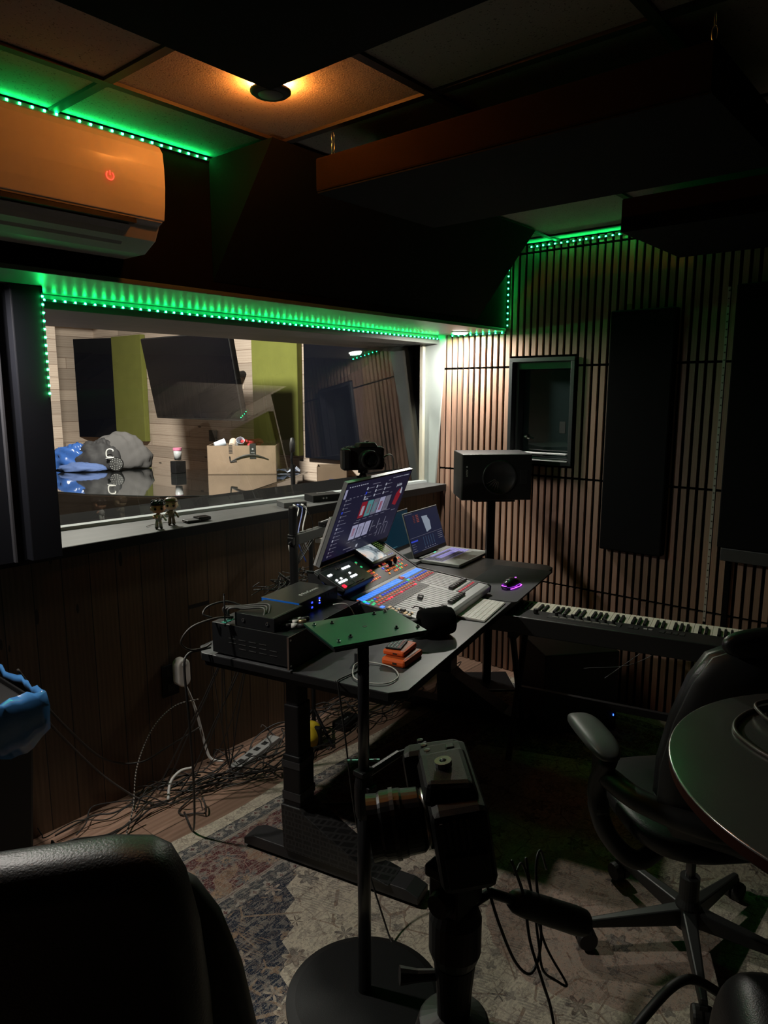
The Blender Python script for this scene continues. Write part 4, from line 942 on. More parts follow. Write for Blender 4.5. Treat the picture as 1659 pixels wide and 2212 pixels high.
MB().tube([(-.034, 0, .033), (-.034, .0001, .033)], .001, 4).lathe([(.010, -.004), (.010, .004)], 16, (-.036, 0, .032), 'y').build('scroll_wheel', rubber, mo)
# orange rugged drives
M_or = mat('orange_rubber', (.85, .13, .02), .55)
def drive(label, u, v, z, rz, w_, d_, h_):
    t = dthing('external_drive', label, 'hard drive', u, v, z, rz, 'orange rubber-cased drives')
    MB().box(-w_ / 2, w_ / 2, -d_ / 2, d_ / 2, 0, h_).build('rubber_sleeve', M_or, t, bevel=h_ * .32)
    MB().box(-w_ / 2 + .012, w_ / 2 - .012, -d_ / 2 + .008, d_ / 2 - .008, h_ - .0006, h_ + .0006).build('top_plate', mat('orange_plate', (.40, .075, .02), .4), t)
    MB().box(-w_ / 2 - .0006, -w_ / 2 + .004, -.014, .002, h_ * .35, h_ * .6).build('port_flap', mat('drive_port', (.05, .03, .02), .5), t); return t
drive('lower, larger orange rubber-cased drive lying on the desk', .262, .125, DT, -.02, .140, .090, .026)
drive('upper, smaller orange rubber-cased drive stacked on the larger one', .275, .140, DT + .0272, .04, .115, .078, .018)
rm = dthing('remote_control', 'thin black remote with coloured dots lying on the orange drives', 'remote control', .268, .150, DT + .0462, .16)
MB().box(-.043, .043, -.027, .027, 0, .006).build('remote_body', black, rm, bevel=.002)
cols = ['red', 'green', 'dblue', 'cream', 'orange', 'cyan']
for i in range(6):
    for j in range(4):
        MB().lathe([(.0036, .006), (.0032, .0074), (.0003, .0076)], 10, (-.033 + i * .0132, -.0175 + j * .0117, 0)).build('button', mat('remote_dot_' + ('red' if j == 0 else 'pale' if (i + j) % 2 else 'teal'), {'red': (.4, .12, .10), 'pale': (.42, .42, .40), 'teal': (.15, .30, .28)}['red' if j == 0 else 'pale' if (i + j) % 2 else 'teal'], .5), rm)
gb_ = dthing('metal_bracket', 'small grey metal box with round sockets behind the orange drives', 'connector box', .20, .255, DT, .25)
MB().box(-.035, .035, -.012, .012, 0, .034).build('bracket_body', darkgrey, gb_, bevel=.002)
for x in (-.012, .012): MB().lathe([(.005, 0), (.004, -.004), (.001, -.004)], 12, (x, -.012, .02), 'y').build('socket', steel, gb_)
M_wc = mat('white_cable', (.50, .49, .46), .45)
cable('white cable looped on the desk around the stand pole', [dk(.16, .24, .752), dk(.12, .235, .752), dk(.045, .19, .750), dk(.03, .13, .750), dk(.055, .075, .750), dk(.12, .07, .750), dk(.175, .12, .750), dk(.185, .19, .750), dk(.165, .235, .752)], .0022, M_wc)
cable('white cable rising behind the rack unit to the console', [dk(.41, .36, .755), dk(.40, .38, .80), dk(.385, .40, .855), dk(.37, .42, .875), dk(.36, .46, .868)], .0022, M_wc)
cable('thin black cable crossing the near desk corner and hanging to the floor', [dk(.16, .20, .748), dk(.09, .21, .749), dk(.0, .225, .750), dk(-.02, .21, .742), dk(-.035, .18, .60), dk(-.06, .12, .3), dk(-.11, .0, .06), dk(-.15, -.06, .01), dk(-.10, -.02, .006)], .0028)

# ================================================================== speaker on its stand
fD = lambda: None
sp_dir = Vector((-.735, -.678, 0)).normalized()          # way the speaker faces
sa = math.atan2(sp_dir.x, -sp_dir.y)                      # local -y is the front
spk = thing('studio_speaker', 'black studio loudspeaker lying on its side on a stand by the slatted wall', 'loudspeaker', (3.199, 1.939, 1.087), sa + .02)
spk.scale = (1.079, 1.079, 1.079)
M_spk = mat('speaker_black', (.010, .010, .0115), .55, bump=.2, bscale=700)
MB().box(-.172, .172, .004, .25, 0, .226).build('cabinet', M_spk, spk, bevel=.004)
MB().box(-.170, .170, -.004, .004, .002, .224).build('front_baffle', mat('baffle_black', (.008, .008, .008), .5), spk, bevel=.003)
MB().lathe([(.086, -.004), (.084, -.009), (.078, -.011), (.074, -.006)], 40, (.012, 0, .113), 'y').build('cone_ring', mat('ring_black', (.02, .02, .02), .35), spk, smooth=True)
MB().lathe([(.074, -.005), (.050, .002), (.024, .003), (.022, -.001), (.012, -.005), (.0005, -.006)], 40, (.012, 0, .113), 'y').build('cone', mat('cone_grey', (.010, .010, .010), .3), spk, smooth=True)
m = MB()
for i in range(5):
    a = math.radians(200 + i * 14); m.tube([(.012 + .022 * math.cos(a), -.0065, .113 + .022 * math.sin(a)), (.012 + .070 * math.cos(a + .1), -.0075, .113 + .070 * math.sin(a + .1))], .0012, 5)
m.build('cone_rib', mat('rib_grey', (.12, .10, .09), .4), spk)
MB().box(.112, .150, -.007, -.004, .08, .15).build('tweeter_grille', mat('ring_black'), spk, bevel=.006)
MB().lathe([(.004, -.0045), (.004, -.0055), (.0005, -.0055)], 12, (-.148, 0, .165), 'y').build('maker_mark', M_print, spk)
text('maker_lettering', 'ADAM', .012, mat('pale_print'), spk, (-.148, -.0048, .135), (PI / 2, PI / 2, 0))
ss = thing('speaker_stand', 'black column stand carrying the loudspeaker between desk and slatted wall', 'speaker stand', (2.985, 1.90, 0), sa)
MB().box(-.11, .11, -.10, .12, 1.070, 1.0855).build('top_plate', blackmetal, ss, bevel=.002)
MB().box(-.022, .022, -.022, .022, .02, 1.070).build('column', blackmetal, ss, bevel=.004)
MB().box(-.14, .14, -.13, .13, 0, .02).build('base_plate', blackmetal, ss, bevel=.004)
ss.location = (3.318, 2.045, 0)
# ------------------------------------------------------------------ panels on the slatted wall
tag(MB().box(3.505, 3.569, 1.178, 1.497, .84, 2.045).build('acoustic_panel', blackmatte, bevel=.008), 'tall narrow black panel hanging on the slatted wall right of the small window', 'acoustic panel', None)
g = thing('acoustic_panel', 'wide black panel with a grey band, at the right edge on the slatted wall', 'acoustic panel', (3.569, .92, 0))
MB().box(-.07, 0, -1.0, 0, .93, 2.12).build('panel_body', blackmatte, g, bevel=.006)
MB().box(-.074, 0, -1.0, -.02, .87, .93).build('grey_band', mat('band_grey', (.04, .042, .045), .7), g, bevel=.003)
MB().box(-.02, 0, -.055, -.035, .0, .87).build('upright_strip', blackmatte, g)

# ------------------------------------------------------------------ cinema camera on its stand behind the monitor
CD = Vector((-.60, -.80, 0)).normalized(); ca = math.atan2(CD.x, -CD.y)
def cine(label, loc, rz, accent=True, lens_len=.075):
    t = thing('cinema_camera', label, 'camera', loc, rz)
    body = mat('camera_black', (.007, .007, .007), .5, spec=.25, bump=.25, bscale=900)
    m = MB().box(-.075, .085, -.028, .035, 0, .098).build('camera_body', body, t, bevel=.010)
    MB().prism([(-.098, -.045), (-.062, -.050), (-.058, .03), (-.092, .03)], .002, .092).build('hand_grip', body, t, bevel=.010)
    MB().hexa([(-.030, -.034, .094), (.060, -.034, .094), (.070, .030, .094), (-.038, .030, .094)], [(-.018, -.026, .116), (.048, -.026, .116), (.056, .026, .113), (-.026, .026, .113)]).build('top_hump', body, t, bevel=.006)
    MB().lathe([(.010, 0), (.010, .006), (.004, .006), (.004, .003)], 16, (.015, -.002, .1155)).build('screw_mount', steel, t)
    m = MB()
    for i in range(3): m.lathe([(.0045, .098), (.004, .1005), (.0005, .101)], 12, (-.085 + i * .014, -.022 + i * .003, -.002))
    m.build('top_buttons', mat('camera_button', (.06, .06, .06), .35), t)
    for i in range(2): MB().box(-.060 + i * .014, -.050 + i * .014, .008, .018, .098, .1005).build('side_button', mat('camera_button'), t, bevel=.001)
    m = MB()
    for i in range(5): m.box(.086, .0875, -.020 + i * .007, -.0165 + i * .007, .055, .090)
    m.build('vent_slots', M_slot, t)
    MB().box(.0845, .0885, -.02, .028, .010, .050).build('port_cover', rubber, t, bevel=.002)
    lx = .010
    MB().lathe([(.034, -.026), (.034, -.034)], 32, (lx, 0, .050), 'y').build('lens_mount', mat('brushed_ring', (.35, .33, .30), .25, metal=1), t, smooth=True)
    L = lens_len
    MB().lathe([(.032, -.034), (.036, -.038), (.037, -.034 - L * .35), (.0385, -.036 - L * .36), (.0385, -.036 - L * .72), (.0365, -.038 - L * .74), (.0375, -.034 - L), (.033, -.034 - L), (.030, -.036 - L * .8), (.0005, -.036 - L * .78)], 40, (lx, 0, .050), 'y').build('lens', mat('lens_black', (.010, .010, .010), .35), t, smooth=False)
    MB().lathe([(.0292, -.0355 - L * .8), (.020, -.0375 - L * .82), (.0005, -.039 - L * .83)], 32, (lx, 0, .050), 'y').build('front_glass', mat('lens_glass', (.004, .006, .006), .05, coat=1), t, smooth=True)
    return t
c1 = cine('black cinema camera on a thin stand behind the big monitor, lens towards the room', (2.331, 2.10, 1.309), ca + .05)
c1.scale = (1.05, 1.05, 1.05)
MB().lathe([(.004, .1), (.0035, .1025), (.0005, .103)], 12, (.060, -.01, .0)).build('record_button', mat('red_button', (.35, .02, .03), .4), c1)
cs = thing('camera_stand', 'thin black stand with a small ball head under the camera behind the monitor', 'camera stand', (2.225, 2.02, 0))
cs.location = dk(.86, .885, 0)
top_ = Vector((2.333, 2.102, 1.308)) - Vector(cs.location)
MB().lathe([(.022, -.012), (.022, -.002)], 20, tuple(top_)).lathe([(.001, -.045), (.014, -.042), (.018, -.028), (.012, -.012)], 16, tuple(top_)).build('ball_head', black, cs, smooth=False)
MB().tube([tuple(top_ + Vector((.0, .0, -.030))), tuple(top_ + Vector((-.030, .01, -.030)))], .006, 10).build('head_knob', black, cs)
MB().tube([tuple(top_ + Vector((0, 0, -.04))), tuple(top_ + Vector((0, 0, -.12))), (0.0, .0, 1.0), (0, 0, .05)], .010, 10).build('stand_pole', blackmetal, cs)
for i in range(3):
    a = 2 * PI * i / 3 + .5; MB().tube([(0, 0, .16), (.13 * math.cos(a), .13 * math.sin(a), .006)], .007, 8).build('leg', blackmetal, cs)
M_cabw = mat('camera_lead_grey', (.20, .20, .20), .4)
cable('grey lead curving from the camera behind the monitor down to the desk back', [(2.415, 2.055, 1.360), (2.46, 2.055, 1.370), (2.54, 2.10, 1.345), (2.61, 2.16, 1.26), (2.63, 2.22, 1.10), (2.62, 2.30, .90)], .0035, M_cabw)
cable('thin black lead hanging from the side of the camera behind the monitor', [(2.41, 2.05, 1.345), (2.44, 2.06, 1.315), (2.47, 2.12, 1.23), (2.48, 2.18, 1.13)], .0018)

# ------------------------------------------------------------------ things on the window sill
SZ = 1.0905
def figure(label, loc, rz, hair, skin, suit, curly, arm):
    t = thing('vinyl_figure', label, 'toy figure', loc, rz, None)
    MS, MHa, MSu = mat('fig_skin_' + skin[0], skin[1], .5), mat('fig_hair_' + hair[0], hair[1], .35), mat('fig_suit_' + suit[0], suit[1], .6)
    for s in (-1, 1):
        MB().tube([(s * .0085, 0, .006), (s * .0075, 0, .024), (s * .006, 0, .040)], [.0078, .0068, .0066], 12).build('leg', MSu, t, smooth=True)
        MB().sph((s * .0095, -.003, .0045), .0065, (1, 1.5, .7), 12, 8).build('shoe', mat('fig_shoe', (.02, .015, .012), .3), t, smooth=True)
    MB().lathe([(.001, .036), (.013, .038), (.0125, .048), (.0145, .058), (.008, .064), (.001, .065)], 20).build('torso', MSu, t, smooth=True)
    MB().tube(curve([(-.013, 0, .058), (-.020, -.004, .050), (-.010, -.015, .050)]), .0042, 10).sph((-.008, -.016, .050), .005, n=10, m=8).build('arm', MSu if arm else MS, t, smooth=True)
    MB().tube(curve([(.013, 0, .058), (.021, -.002, .048), (.026, -.008, .040)]), .0042, 10).sph((.028, -.010, .037), .005, n=10, m=8).build('arm', MSu, t, smooth=True)
    hd = MB(); vs, fs = _sph((0, 0, 0), 1, (1, 1, 1), 28, 20)
    f = lambda v, p=.72: math.copysign(abs(v) ** p, v)
    hd.add([(.0275 * f(x), .024 * f(y_), .090 + .0245 * f(z)) for x, y_, z in vs], fs); h_ = hd.build('head', MS, t, smooth=True)
    for s in (-1, 1):
        MB().sph((s * .0275, .002, .084), .0062, (.5, 1, 1.2), 10, 8).build('ear', MS, h_, smooth=True)
        MB().lathe([(.0052, .0), (.0048, -.0012), (.0004, -.0016)], 18, (s * .0125, -.0235, .086), 'y').build('eye', mat('fig_eye', (.008, .006, .005), .15), h_, smooth=True)
        MB().tube([(s * .007, -.0245, .0945), (s * .018, -.0238, .0965)], .0012, 6).build('eyebrow', MHa, h_)
    MB().sph((0, -.0248, .0815), .0022, n=8, m=6).build('nose', MS, h_, smooth=True)
    hm = MB(); rnd = random.Random(hash(label) % 97 if 0 else len(label))
    out = []
    for x, y_, z in vs:
        k_ = 1.0; X, Y, Z = .0292 * f(x), .0262 * f(y_), .0262 * f(z)
        if Z < .006 and y_ < .25: Z = .006 + (Z + .026) * .02; X *= .97; Y *= .97
        if Z < -.010: Z = -.010
        if curly: k_ = 1 + .035 * math.sin(9 * x + 11 * z) * math.cos(10 * y_ + 5 * z)
        else: k_ = 1 + .018 * math.sin(22 * x)
        out.append((X * k_, Y * k_ + .0012, .0935 + Z * k_))
    hm.add(out, fs); hm.build('hair', MHa, t, smooth=True)
    if curly:
        c = MB()
        for i in range(60):
            a = rnd.uniform(0, 2 * PI); b = rnd.uniform(.1, 1.25); r_ = math.cos(b) ** .7
            c.sph((.0285 * r_ * math.cos(a), .025 * r_ * math.sin(a) + .001, .100 + .021 * math.sin(b) ** .8), rnd.uniform(.003, .0046), n=8, m=6)
        c.build('curls', MHa, t, smooth=True)
    return t
figure('small big-headed toy figure with curly black hair and a white suit on the sill', (1.598, 2.575, SZ), math.radians(-28), ('black', (.008, .009, .011)), ('tan', (.90, .46, .27)), ('white', (.75, .74, .69)), True, False)
figure('small big-headed toy figure with smooth brown hair and khaki clothes on the sill', (1.682, 2.610, SZ), math.radians(-38), ('brown', (.15, .10, .065)), ('sand', (.75, .55, .36)), ('khaki', (.22, .19, .12)), False, True)
wt = thing('card_wallet', 'flat black case lying on the sill right of the toy figures', 'case', (1.80, 2.60, SZ), -.15)
MB().box(-.055, .01, -.025, .03, 0, .012).build('case_body', rubber, wt, bevel=.004)
MB().box(.0, .06, -.02, .035, .004, .019).build('case_flap', mat('gloss_black', (.012, .012, .013), .18), wt, bevel=.003)
cable('thin cord from the black case behind the toy figures', [(1.745, 2.60, SZ + .006), (1.70, 2.655, SZ + .004), (1.62, 2.66, SZ + .004), (1.58, 2.64, SZ + .004)], .0014, mat('cord_brown', (.06, .045, .03), .5))
# network switch and converter box
ns = thing('network_switch', 'small grey network box on the sill with three plugged leads', 'network switch', (2.36, 2.60, SZ), -.35)
MB().box(-.06, .06, -.045, .055, 0, .026).build('housing', mat('switch_grey', (.10, .105, .105), .5), ns, bevel=.0015)
for i in range(4): MB().box(-.02 + i * .021, -.006 + i * .021, -.0465, -.044, .006, .019).build('port', M_slot, ns)
c2_ = thing('converter_box', 'low black converter box on the sill behind the big monitor', 'converter box', (2.60, 2.62, SZ), -.30)
MB().box(-.085, .085, -.05, .055, 0, .036).build('housing', black, c2_, bevel=.002)
for x in (-.03, -.012): MB().lathe([(.005, -.05), (.0045, -.058), (.003, -.058), (.003, -.052)], 12, (x, 0, .02), 'y').build('socket', steel, c2_)
text('top_lettering', 'presonus', .014, M_print, c2_, (0, .03, .0364), (0, 0, 0))
def plugged(label, x, m_, mid, end, r=.0032):
    b = ns.matrix_basis if 0 else (Matrix.Translation(ns.location) @ Matrix.Rotation(-.35, 4, 'Z'))
    p = b @ Vector((x, -.047, .012)); q = b @ Vector((x, -.075, .010))
    t = thing('network_cable', label, 'cable', p)
    MB().tube([(0, 0, 0), tuple(q - p)], .006, 6).build('connector', m_, t)
    MB().tube(curve([tuple(q - p), tuple(b @ Vector((x + .004, -.10, -.01)) - p), tuple(Vector(mid) - p), tuple(Vector(end) - p)]), r, 8).build('cord', m_, t, smooth=True)
plugged('white network lead at the left of the small grey box', -.013, M_wc, dk(.80, .965, .97), dk(.805, .93, .86))
plugged('blue network lead in the middle of the small grey box', .008, mat('blue_cable', (.02, .06, .32), .4), dk(.86, .955, .98), dk(.87, .92, .87), .0028)
plugged('white network lead at the right of the small grey box', .029, mat('grey_white_cable', (.36, .36, .35), .45), dk(.90, .955, .99), dk(.94, .92, .86))
cable('thin black power lead dropping from the small grey network box', [(2.32, 2.555, SZ + .012), (2.34, 2.50, SZ + .01), (2.37, 2.47, 1.03), (2.38, 2.47, .90), (2.39, 2.47, .80)], .0018)

# ------------------------------------------------------------------ wall socket, white adapter, floor power strip
ws = thing('wall_socket', 'black double socket plate low on the boarded wall left of the desk', 'wall socket', (1.60, 2.558, .44))
MB().box(-.04, .04, -.008, 0, -.075, .065).build('plate', black, ws, bevel=.002)
for z_ in (-.035, .03): MB().box(-.018, .018, -.010, -.007, z_ - .016, z_ + .016).build('outlet', rubber, ws, bevel=.002)
wp = thing('white_adapter', 'rounded white plug adapter with a thick white cord on the boarded wall', 'adapter', (1.635, 2.545, .47))
pl = []
for i in range(32):
    a = 2 * PI * i / 32; pl.append((.030 * math.cos(a), (.032 if math.sin(a) > 0 else -.032) + .030 * math.sin(a)))
m = MB(); n = 32
m.add([(x, -.048, z) for x, z in pl] + [(x, 0, z) for x, z in pl], [tuple(range(n)), tuple(range(n, 2 * n))[::-1]] + [(i, n + i, n + (i + 1) % n, (i + 1) % n) for i in range(n)])
m.build('adapter_body', mat('adapter_white', (.78, .74, .70), .4), wp, bevel=.006)
MB().lathe([(.012, -.044), (.012, -.0485), (.0005, -.0485)], 20, (0, 0, .038), 'y').build('adapter_button', white, wp, smooth=True)
MB().tube(curve([(.004, -.02, -.058), (.025, -.02, -.085), (.060, -.03, -.20), (.090, -.04, -.36), (.105, -.06, -.43), (.15, -.09, -.450)]), .0062, 10).build('thick_cord', white, wp, smooth=True)
pst = thing('power_strip', 'grey multi-socket power strip half buried in cables under the desk', 'power strip', (1.92, 2.40, .0), .25)
MB().box(-.16, .16, -.028, .028, 0, .035).build('strip_body', mat('strip_grey', (.28, .28, .27), .5), pst, bevel=.004)
for i in range(4): MB().box(-.12 + i * .06, -.09 + i * .06, -.012, .012, .035, .0362).build('outlet', M_slot, pst)
yb = thing('yellow_toy_bag', 'bright yellow and black bundle on the floor behind the near desk leg', 'bag', (2.15, 2.27, 0), .3)
vs, fs = _sph((0, 0, .055), .055, (1, 1, 1), 24, 16); m = MB()
m.add([(x * 1.15 + .008 * math.sin(z * 90), y_ * .8, max(0, z * 1.15 + .006 * math.sin(x * 120))) for x, y_, z in vs], fs)
m.build('yellow_fabric', mat('yellow_cloth', (.62, .44, .02), .6), yb, smooth=True)
MB().box(-.012, .012, -.055, .055, .0, .115).build('black_band', black, yb, bevel=.01)
bxk = thing('floor_power_brick', 'flat black power brick among cables on the floor under the desk', 'power adapter', (2.42, 2.30, 0), .2)
MB().box(-.07, .07, -.04, .04, 0, .04).build('brick_body', black, bxk, bevel=.004)
text('brick_lettering', '= = =', .016, mat('pale_print'), bxk, (0, 0, .0402), (0, 0, 0))
# tangle of cables
rnd = random.Random(42)
LABT = 'thin black cable lying in the tangle on the floor below the boarded wall'
for i in range(46):
    far = i % 3 == 0
    x = rnd.uniform(1.2, 2.3) if not far else rnd.uniform(2.2, 3.2); y_ = 2.42 - rnd.uniform(0, .10) - (0 if not far else rnd.uniform(0, .10)); pts = [(x, y_, rnd.uniform(.006, .05))]
    a = rnd.uniform(-.6, .6) + (PI if rnd.random() < .5 else 0)
    for k_ in range(rnd.randrange(6, 12)):
        a += rnd.uniform(-.95, .95); st = rnd.uniform(.05, .13); x += st * math.cos(a) * 1.2; y_ += st * math.sin(a) * .62
        if y_ > 2.53: y_ = 2.53; a = -a
        if y_ < 2.17: y_ = 2.17 + rnd.uniform(0, .03); a = -a
        x = max(1.0, min(3.4, x)); pts.append((x, y_, rnd.uniform(.006, .06)))
    cable(LABT, pts, rnd.choice([.0022, .0028, .0035]), M_cable if i % 4 else mat('brown_black_cable'), 'floor cables in the tangle')
LABH = 'thin black cable slanting from the desk down to the floor tangle'
for i in range(9):
    u = rnd.uniform(.05, .35); v = .80; e = (rnd.uniform(1.35, 1.9), rnd.uniform(2.36, 2.48), .02); s_ = dk(u, v, .70); q = s_.lerp(Vector(e), .5) + Vector((rnd.uniform(-.03, .03), rnd.uniform(-.03, .03), -.05))
    cable(LABH, [s_, s_.lerp(q, .5) + Vector((0, 0, -.01)), q, q.lerp(Vector(e), .6) + Vector((0, 0, -.02)), e], rnd.choice([.0022, .003]), None, 'cables hanging from the desk end')
for i in range(14):
    u = rnd.uniform(.72, 1.0); pts = [dk(u + rnd.uniform(-.16, .06) - .10, .86 + rnd.uniform(0, .1), .77 + rnd.uniform(0, .10)) for _ in range(5)]
    cable('black cable in the knot behind the console and the clamp post', pts, rnd.choice([.002, .003]), M_cable if i % 3 else M_cablegrey, 'cables knotted behind the console')
for i in range(5):
    a, b = dk(.78 + .02 * i, .87, 1.0 - .004 * i), dk(.70 - .03 * i, .93, .80)
    cable('dark lead sagging from the folded arm behind the monitor', [a, a.lerp(b, .3) + Vector((0, 0, -.03)), a.lerp(b, .7) + Vector((0, 0, -.05)), b], .0022, None, 'leads hanging from the folded arm')
cable('two-strand dark cord hanging from the bin corner to the floor, upper strand', [(.93, 2.40, .73), (.99, 2.42, .62), (1.12, 2.50, .42), (1.27, 2.53, .22), (1.42, 2.53, .14), (1.55, 2.52, .16), (1.70, 2.50, .20)], .0042, mat('brown_black_cable'))
cable('dark cord hanging from the bin to the floor, lower strand', [(.92, 2.42, .70), (1.0, 2.44, .55), (1.12, 2.50, .36), (1.24, 2.50, .18), (1.34, 2.45, .06), (1.40, 2.40, .01)], .0042, mat('brown_black_cable'))
m_dash = NT('striped_cord', .5); k = m_dash; wv = k.mth('FRACT', k.mth('MULTIPLY', k.mth('ADD', k.x, k.z), 70)); k.color(k.mix(k.mth('GREATER_THAN', wv, .6), (.015, .014, .013), (.30, .27, .23))); m_dash = k.m
cable('black and pale striped cord arching over the floor tangle', [(1.22, 2.30, .01), (1.30, 2.38, .06), (1.36, 2.44, .18), (1.46, 2.48, .29), (1.58, 2.50, .34), (1.70, 2.50, .33)], .0028, m_dash)
cable('thick white cable end showing in the floor tangle', [(1.44, 2.36, .03), (1.48, 2.40, .075), (1.54, 2.42, .09), (1.60, 2.42, .08)], .006, M_wc)
cable('black cable crossing the rug behind the round-based stand', [(1.80, 1.93, .012), (1.92, 1.80, .012), (2.02, 1.66, .02), (2.03, 1.52, .012)], .006)

# ================================================================== rug
R = NT('persian_rug', .95); k = R
k.b.inputs['Specular IOR Level'].default_value = .1
RX1, RY1 = 3.48, 2.14
wob = k.mth('MULTIPLY', k.mth('SUBTRACT', k.noise(None, 30, 3), .5), .012)
dy = k.mth('ADD', k.mth('SUBTRACT', RY1, k.y), wob); dx = k.mth('ADD', k.mth('SUBTRACT', RX1, k.x), wob)
d = k.mth('MINIMUM', dy, dx)
cream, navy, burg, slate, tan, rose = (.50, .44, .34), (.016, .023, .040), (.085, .024, .026), (.055, .060, .066), (.30, .20, .125), (.24, .11, .09)
# motif helpers
def flowers(scale, rnd_=.25, petals=6, size=.32, off=(0, 0)):
    v = k.t.nodes.new('ShaderNodeTexVoronoi'); v.inputs['Scale'].default_value = scale; v.inputs['Randomness'].default_value = rnd_
    sv = k.vec(k.mth('ADD', k.x, off[0]), k.mth('ADD', k.y, off[1]), 0); k.link(sv, v.inputs['Vector'])
    df = k.t.nodes.new('ShaderNodeVectorMath'); df.operation = 'SUBTRACT'; k.link(sv, df.inputs[0])
    k.link(v.outputs['Position'], df.inputs[1])
    sp = k.t.nodes.new('ShaderNodeSeparateXYZ'); k.link(df.outputs[0], sp.inputs[0])
    ang = k.mth('ARCTAN2', sp.outputs[1], sp.outputs[0]); dist = v.outputs['Distance']
    rad = k.mth('ADD', size, k.mth('MULTIPLY', k.mth('COSINE', k.mth('MULTIPLY', ang, petals)), size * .28))
    return dist, rad, v.outputs['Color']
def inside(dist, rad, f=1.0): return k.mth('LESS_THAN', dist, k.mth('MULTIPLY', rad, f))
# field: cream with navy spandrel
n_f = k.noise(None, 5, 4); spand = k.mth('GREATER_THAN', k.mth('ADD', k.mth('SUBTRACT', k.y, k.x), k.mth('MULTIPLY', k.mth('PINGPONG', k.mth('MULTIPLY', k.mth('ADD', k.x, k.y), 1.0), .085), .55)), .215)
far_n = k.mth('GREATER_THAN', k.mth('ADD', k.mth('MULTIPLY', k.x, 1.0), k.mth('MULTIPLY', k.y, .4)), 3.35)
spand = k.mth('MAXIMUM', spand, far_n)
field = k.mix(spand, cream, navy)
red_zone = k.mth('LESS_THAN', k.mth('ADD', k.mth('ADD', k.mth('POWER', k.mth('SUBTRACT', k.x, 1.95), 2), k.mth('POWER', k.mth('SUBTRACT', k.y, .78), 2)), k.mth('MULTIPLY', n_f, .08)), .16)
field = k.mix(k.mth('MULTIPLY', red_zone, .55), field, rose)
# outlines and sprigs on the field
vine = k.voro(k.vec(k.x, k.y, 0), 6.5, 'DISTANCE_TO_EDGE'); vw = k.noise(None, 14, 3)
vl = k.mth('MULTIPLY', k.mth('LESS_THAN', vine, .016), k.mth('GREATER_THAN', vw, .47)); field = k.mix(k.mth('MULTIPLY', vl, .75), field, k.mix(spand, (.17, .10, .07), tan))
dd, rr, vc = flowers(7.5, .55, 6, .24)
rn = k.t.nodes.new('ShaderNodeSeparateXYZ'); k.link(vc, rn.inputs[0])
fcol = k.mix(k.mth('GREATER_THAN', rn.outputs[0], .5), (.10, .055, .05), (.05, .062, .075)); fcol2 = k.mix(k.mth('GREATER_THAN', rn.outputs[0], .5), tan, rose)
petal = inside(dd, rr); ring = k.mth('MULTIPLY', petal, k.mth('SUBTRACT', 1, inside(dd, rr, .72)))
field = k.mix(k.mth('MULTIPLY', petal, .55), field, k.mix(spand, fcol, fcol2)); field = k.mix(k.mth('MULTIPLY', ring, .6), field, k.mix(spand, (.06, .045, .04), cream)); field = k.mix(inside(dd, rr, .22), field, tan)
dd2, rr2, vc2 = flowers(13, .8, 4, .20, (3.3, 1.7)); field = k.mix(k.mth('MULTIPLY', inside(dd2, rr2), .65), field, k.mix(spand, (.09, .085, .085), tan))
dd3, rr3, _c = flowers(3.4, .3, 9, .30, (.9, .25)); big = k.mth('MULTIPLY', inside(dd3, rr3), k.mth('SUBTRACT', 1, inside(dd3, rr3, .55))); hat = k.mth('GREATER_THAN', k.mth('FRACT', k.mth('MULTIPLY', k.mth('ADD', k.x, k.mth('MULTIPLY', k.y, .3)), 95)), .45)
field = k.mix(k.mth('MULTIPLY', k.mth('MULTIPLY', big, hat), .4), field, k.mix(spand, (.06, .07, .08), tan))
# border bands
bd = k.mth('ADD', .5, 0)
dd4, rr4, vc4 = flowers(8.2, .15, 8, .30, (.1, .06)); borderc = k.mix(k.mth('MULTIPLY', inside(dd4, rr4), .8), burg, (.09, .10, .105)); borderc = k.mix(inside(dd4, rr4, .45), borderc, tan); borderc = k.mix(k.mth('MULTIPLY', inside(dd4, rr4, .22), 1), borderc, slate)
ve = k.voro(k.vec(k.x, k.y, 0), 16, 'DISTANCE_TO_EDGE', .9); borderc = k.mix(k.mth('MULTIPLY', k.mth('LESS_THAN', ve, .03), .55), borderc, (.32, .20, .16))
n5 = k.noise(None, 9, 2); borderc = k.mix(k.mth('MULTIPLY', k.mth('GREATER_THAN', n5, .58), .6), borderc, tan)
dd6, rr6, _6 = flowers(17, .1, 4, .30, (.02, .013)); bandc = k.mix(inside(dd6, rr6), slate, (.30, .28, .24)); bandc = k.mix(inside(dd6, rr6, .4), bandc, burg)
chk = k.mth('GREATER_THAN', k.mth('FRACT', k.mth('MULTIPLY', k.mth('ADD', k.x, k.y), 60)), .5)
def band(lo, hi): return k.step(d, lo, hi)
c = field
c = k.mix(band(.395, .455), c, bandc); c = k.mix(band(.130, .395), c, borderc); c = k.mix(band(.070, .130), c, bandc); c = k.mix(band(-1, .070), c, cream)
for p_ in (.072, .130, .393, .455, .138, .385): c = k.mix(band(p_ - .0028, p_ + .0028), c, (.28, .25, .21) if p_ not in (.072, .455) else (.04, .045, .05))
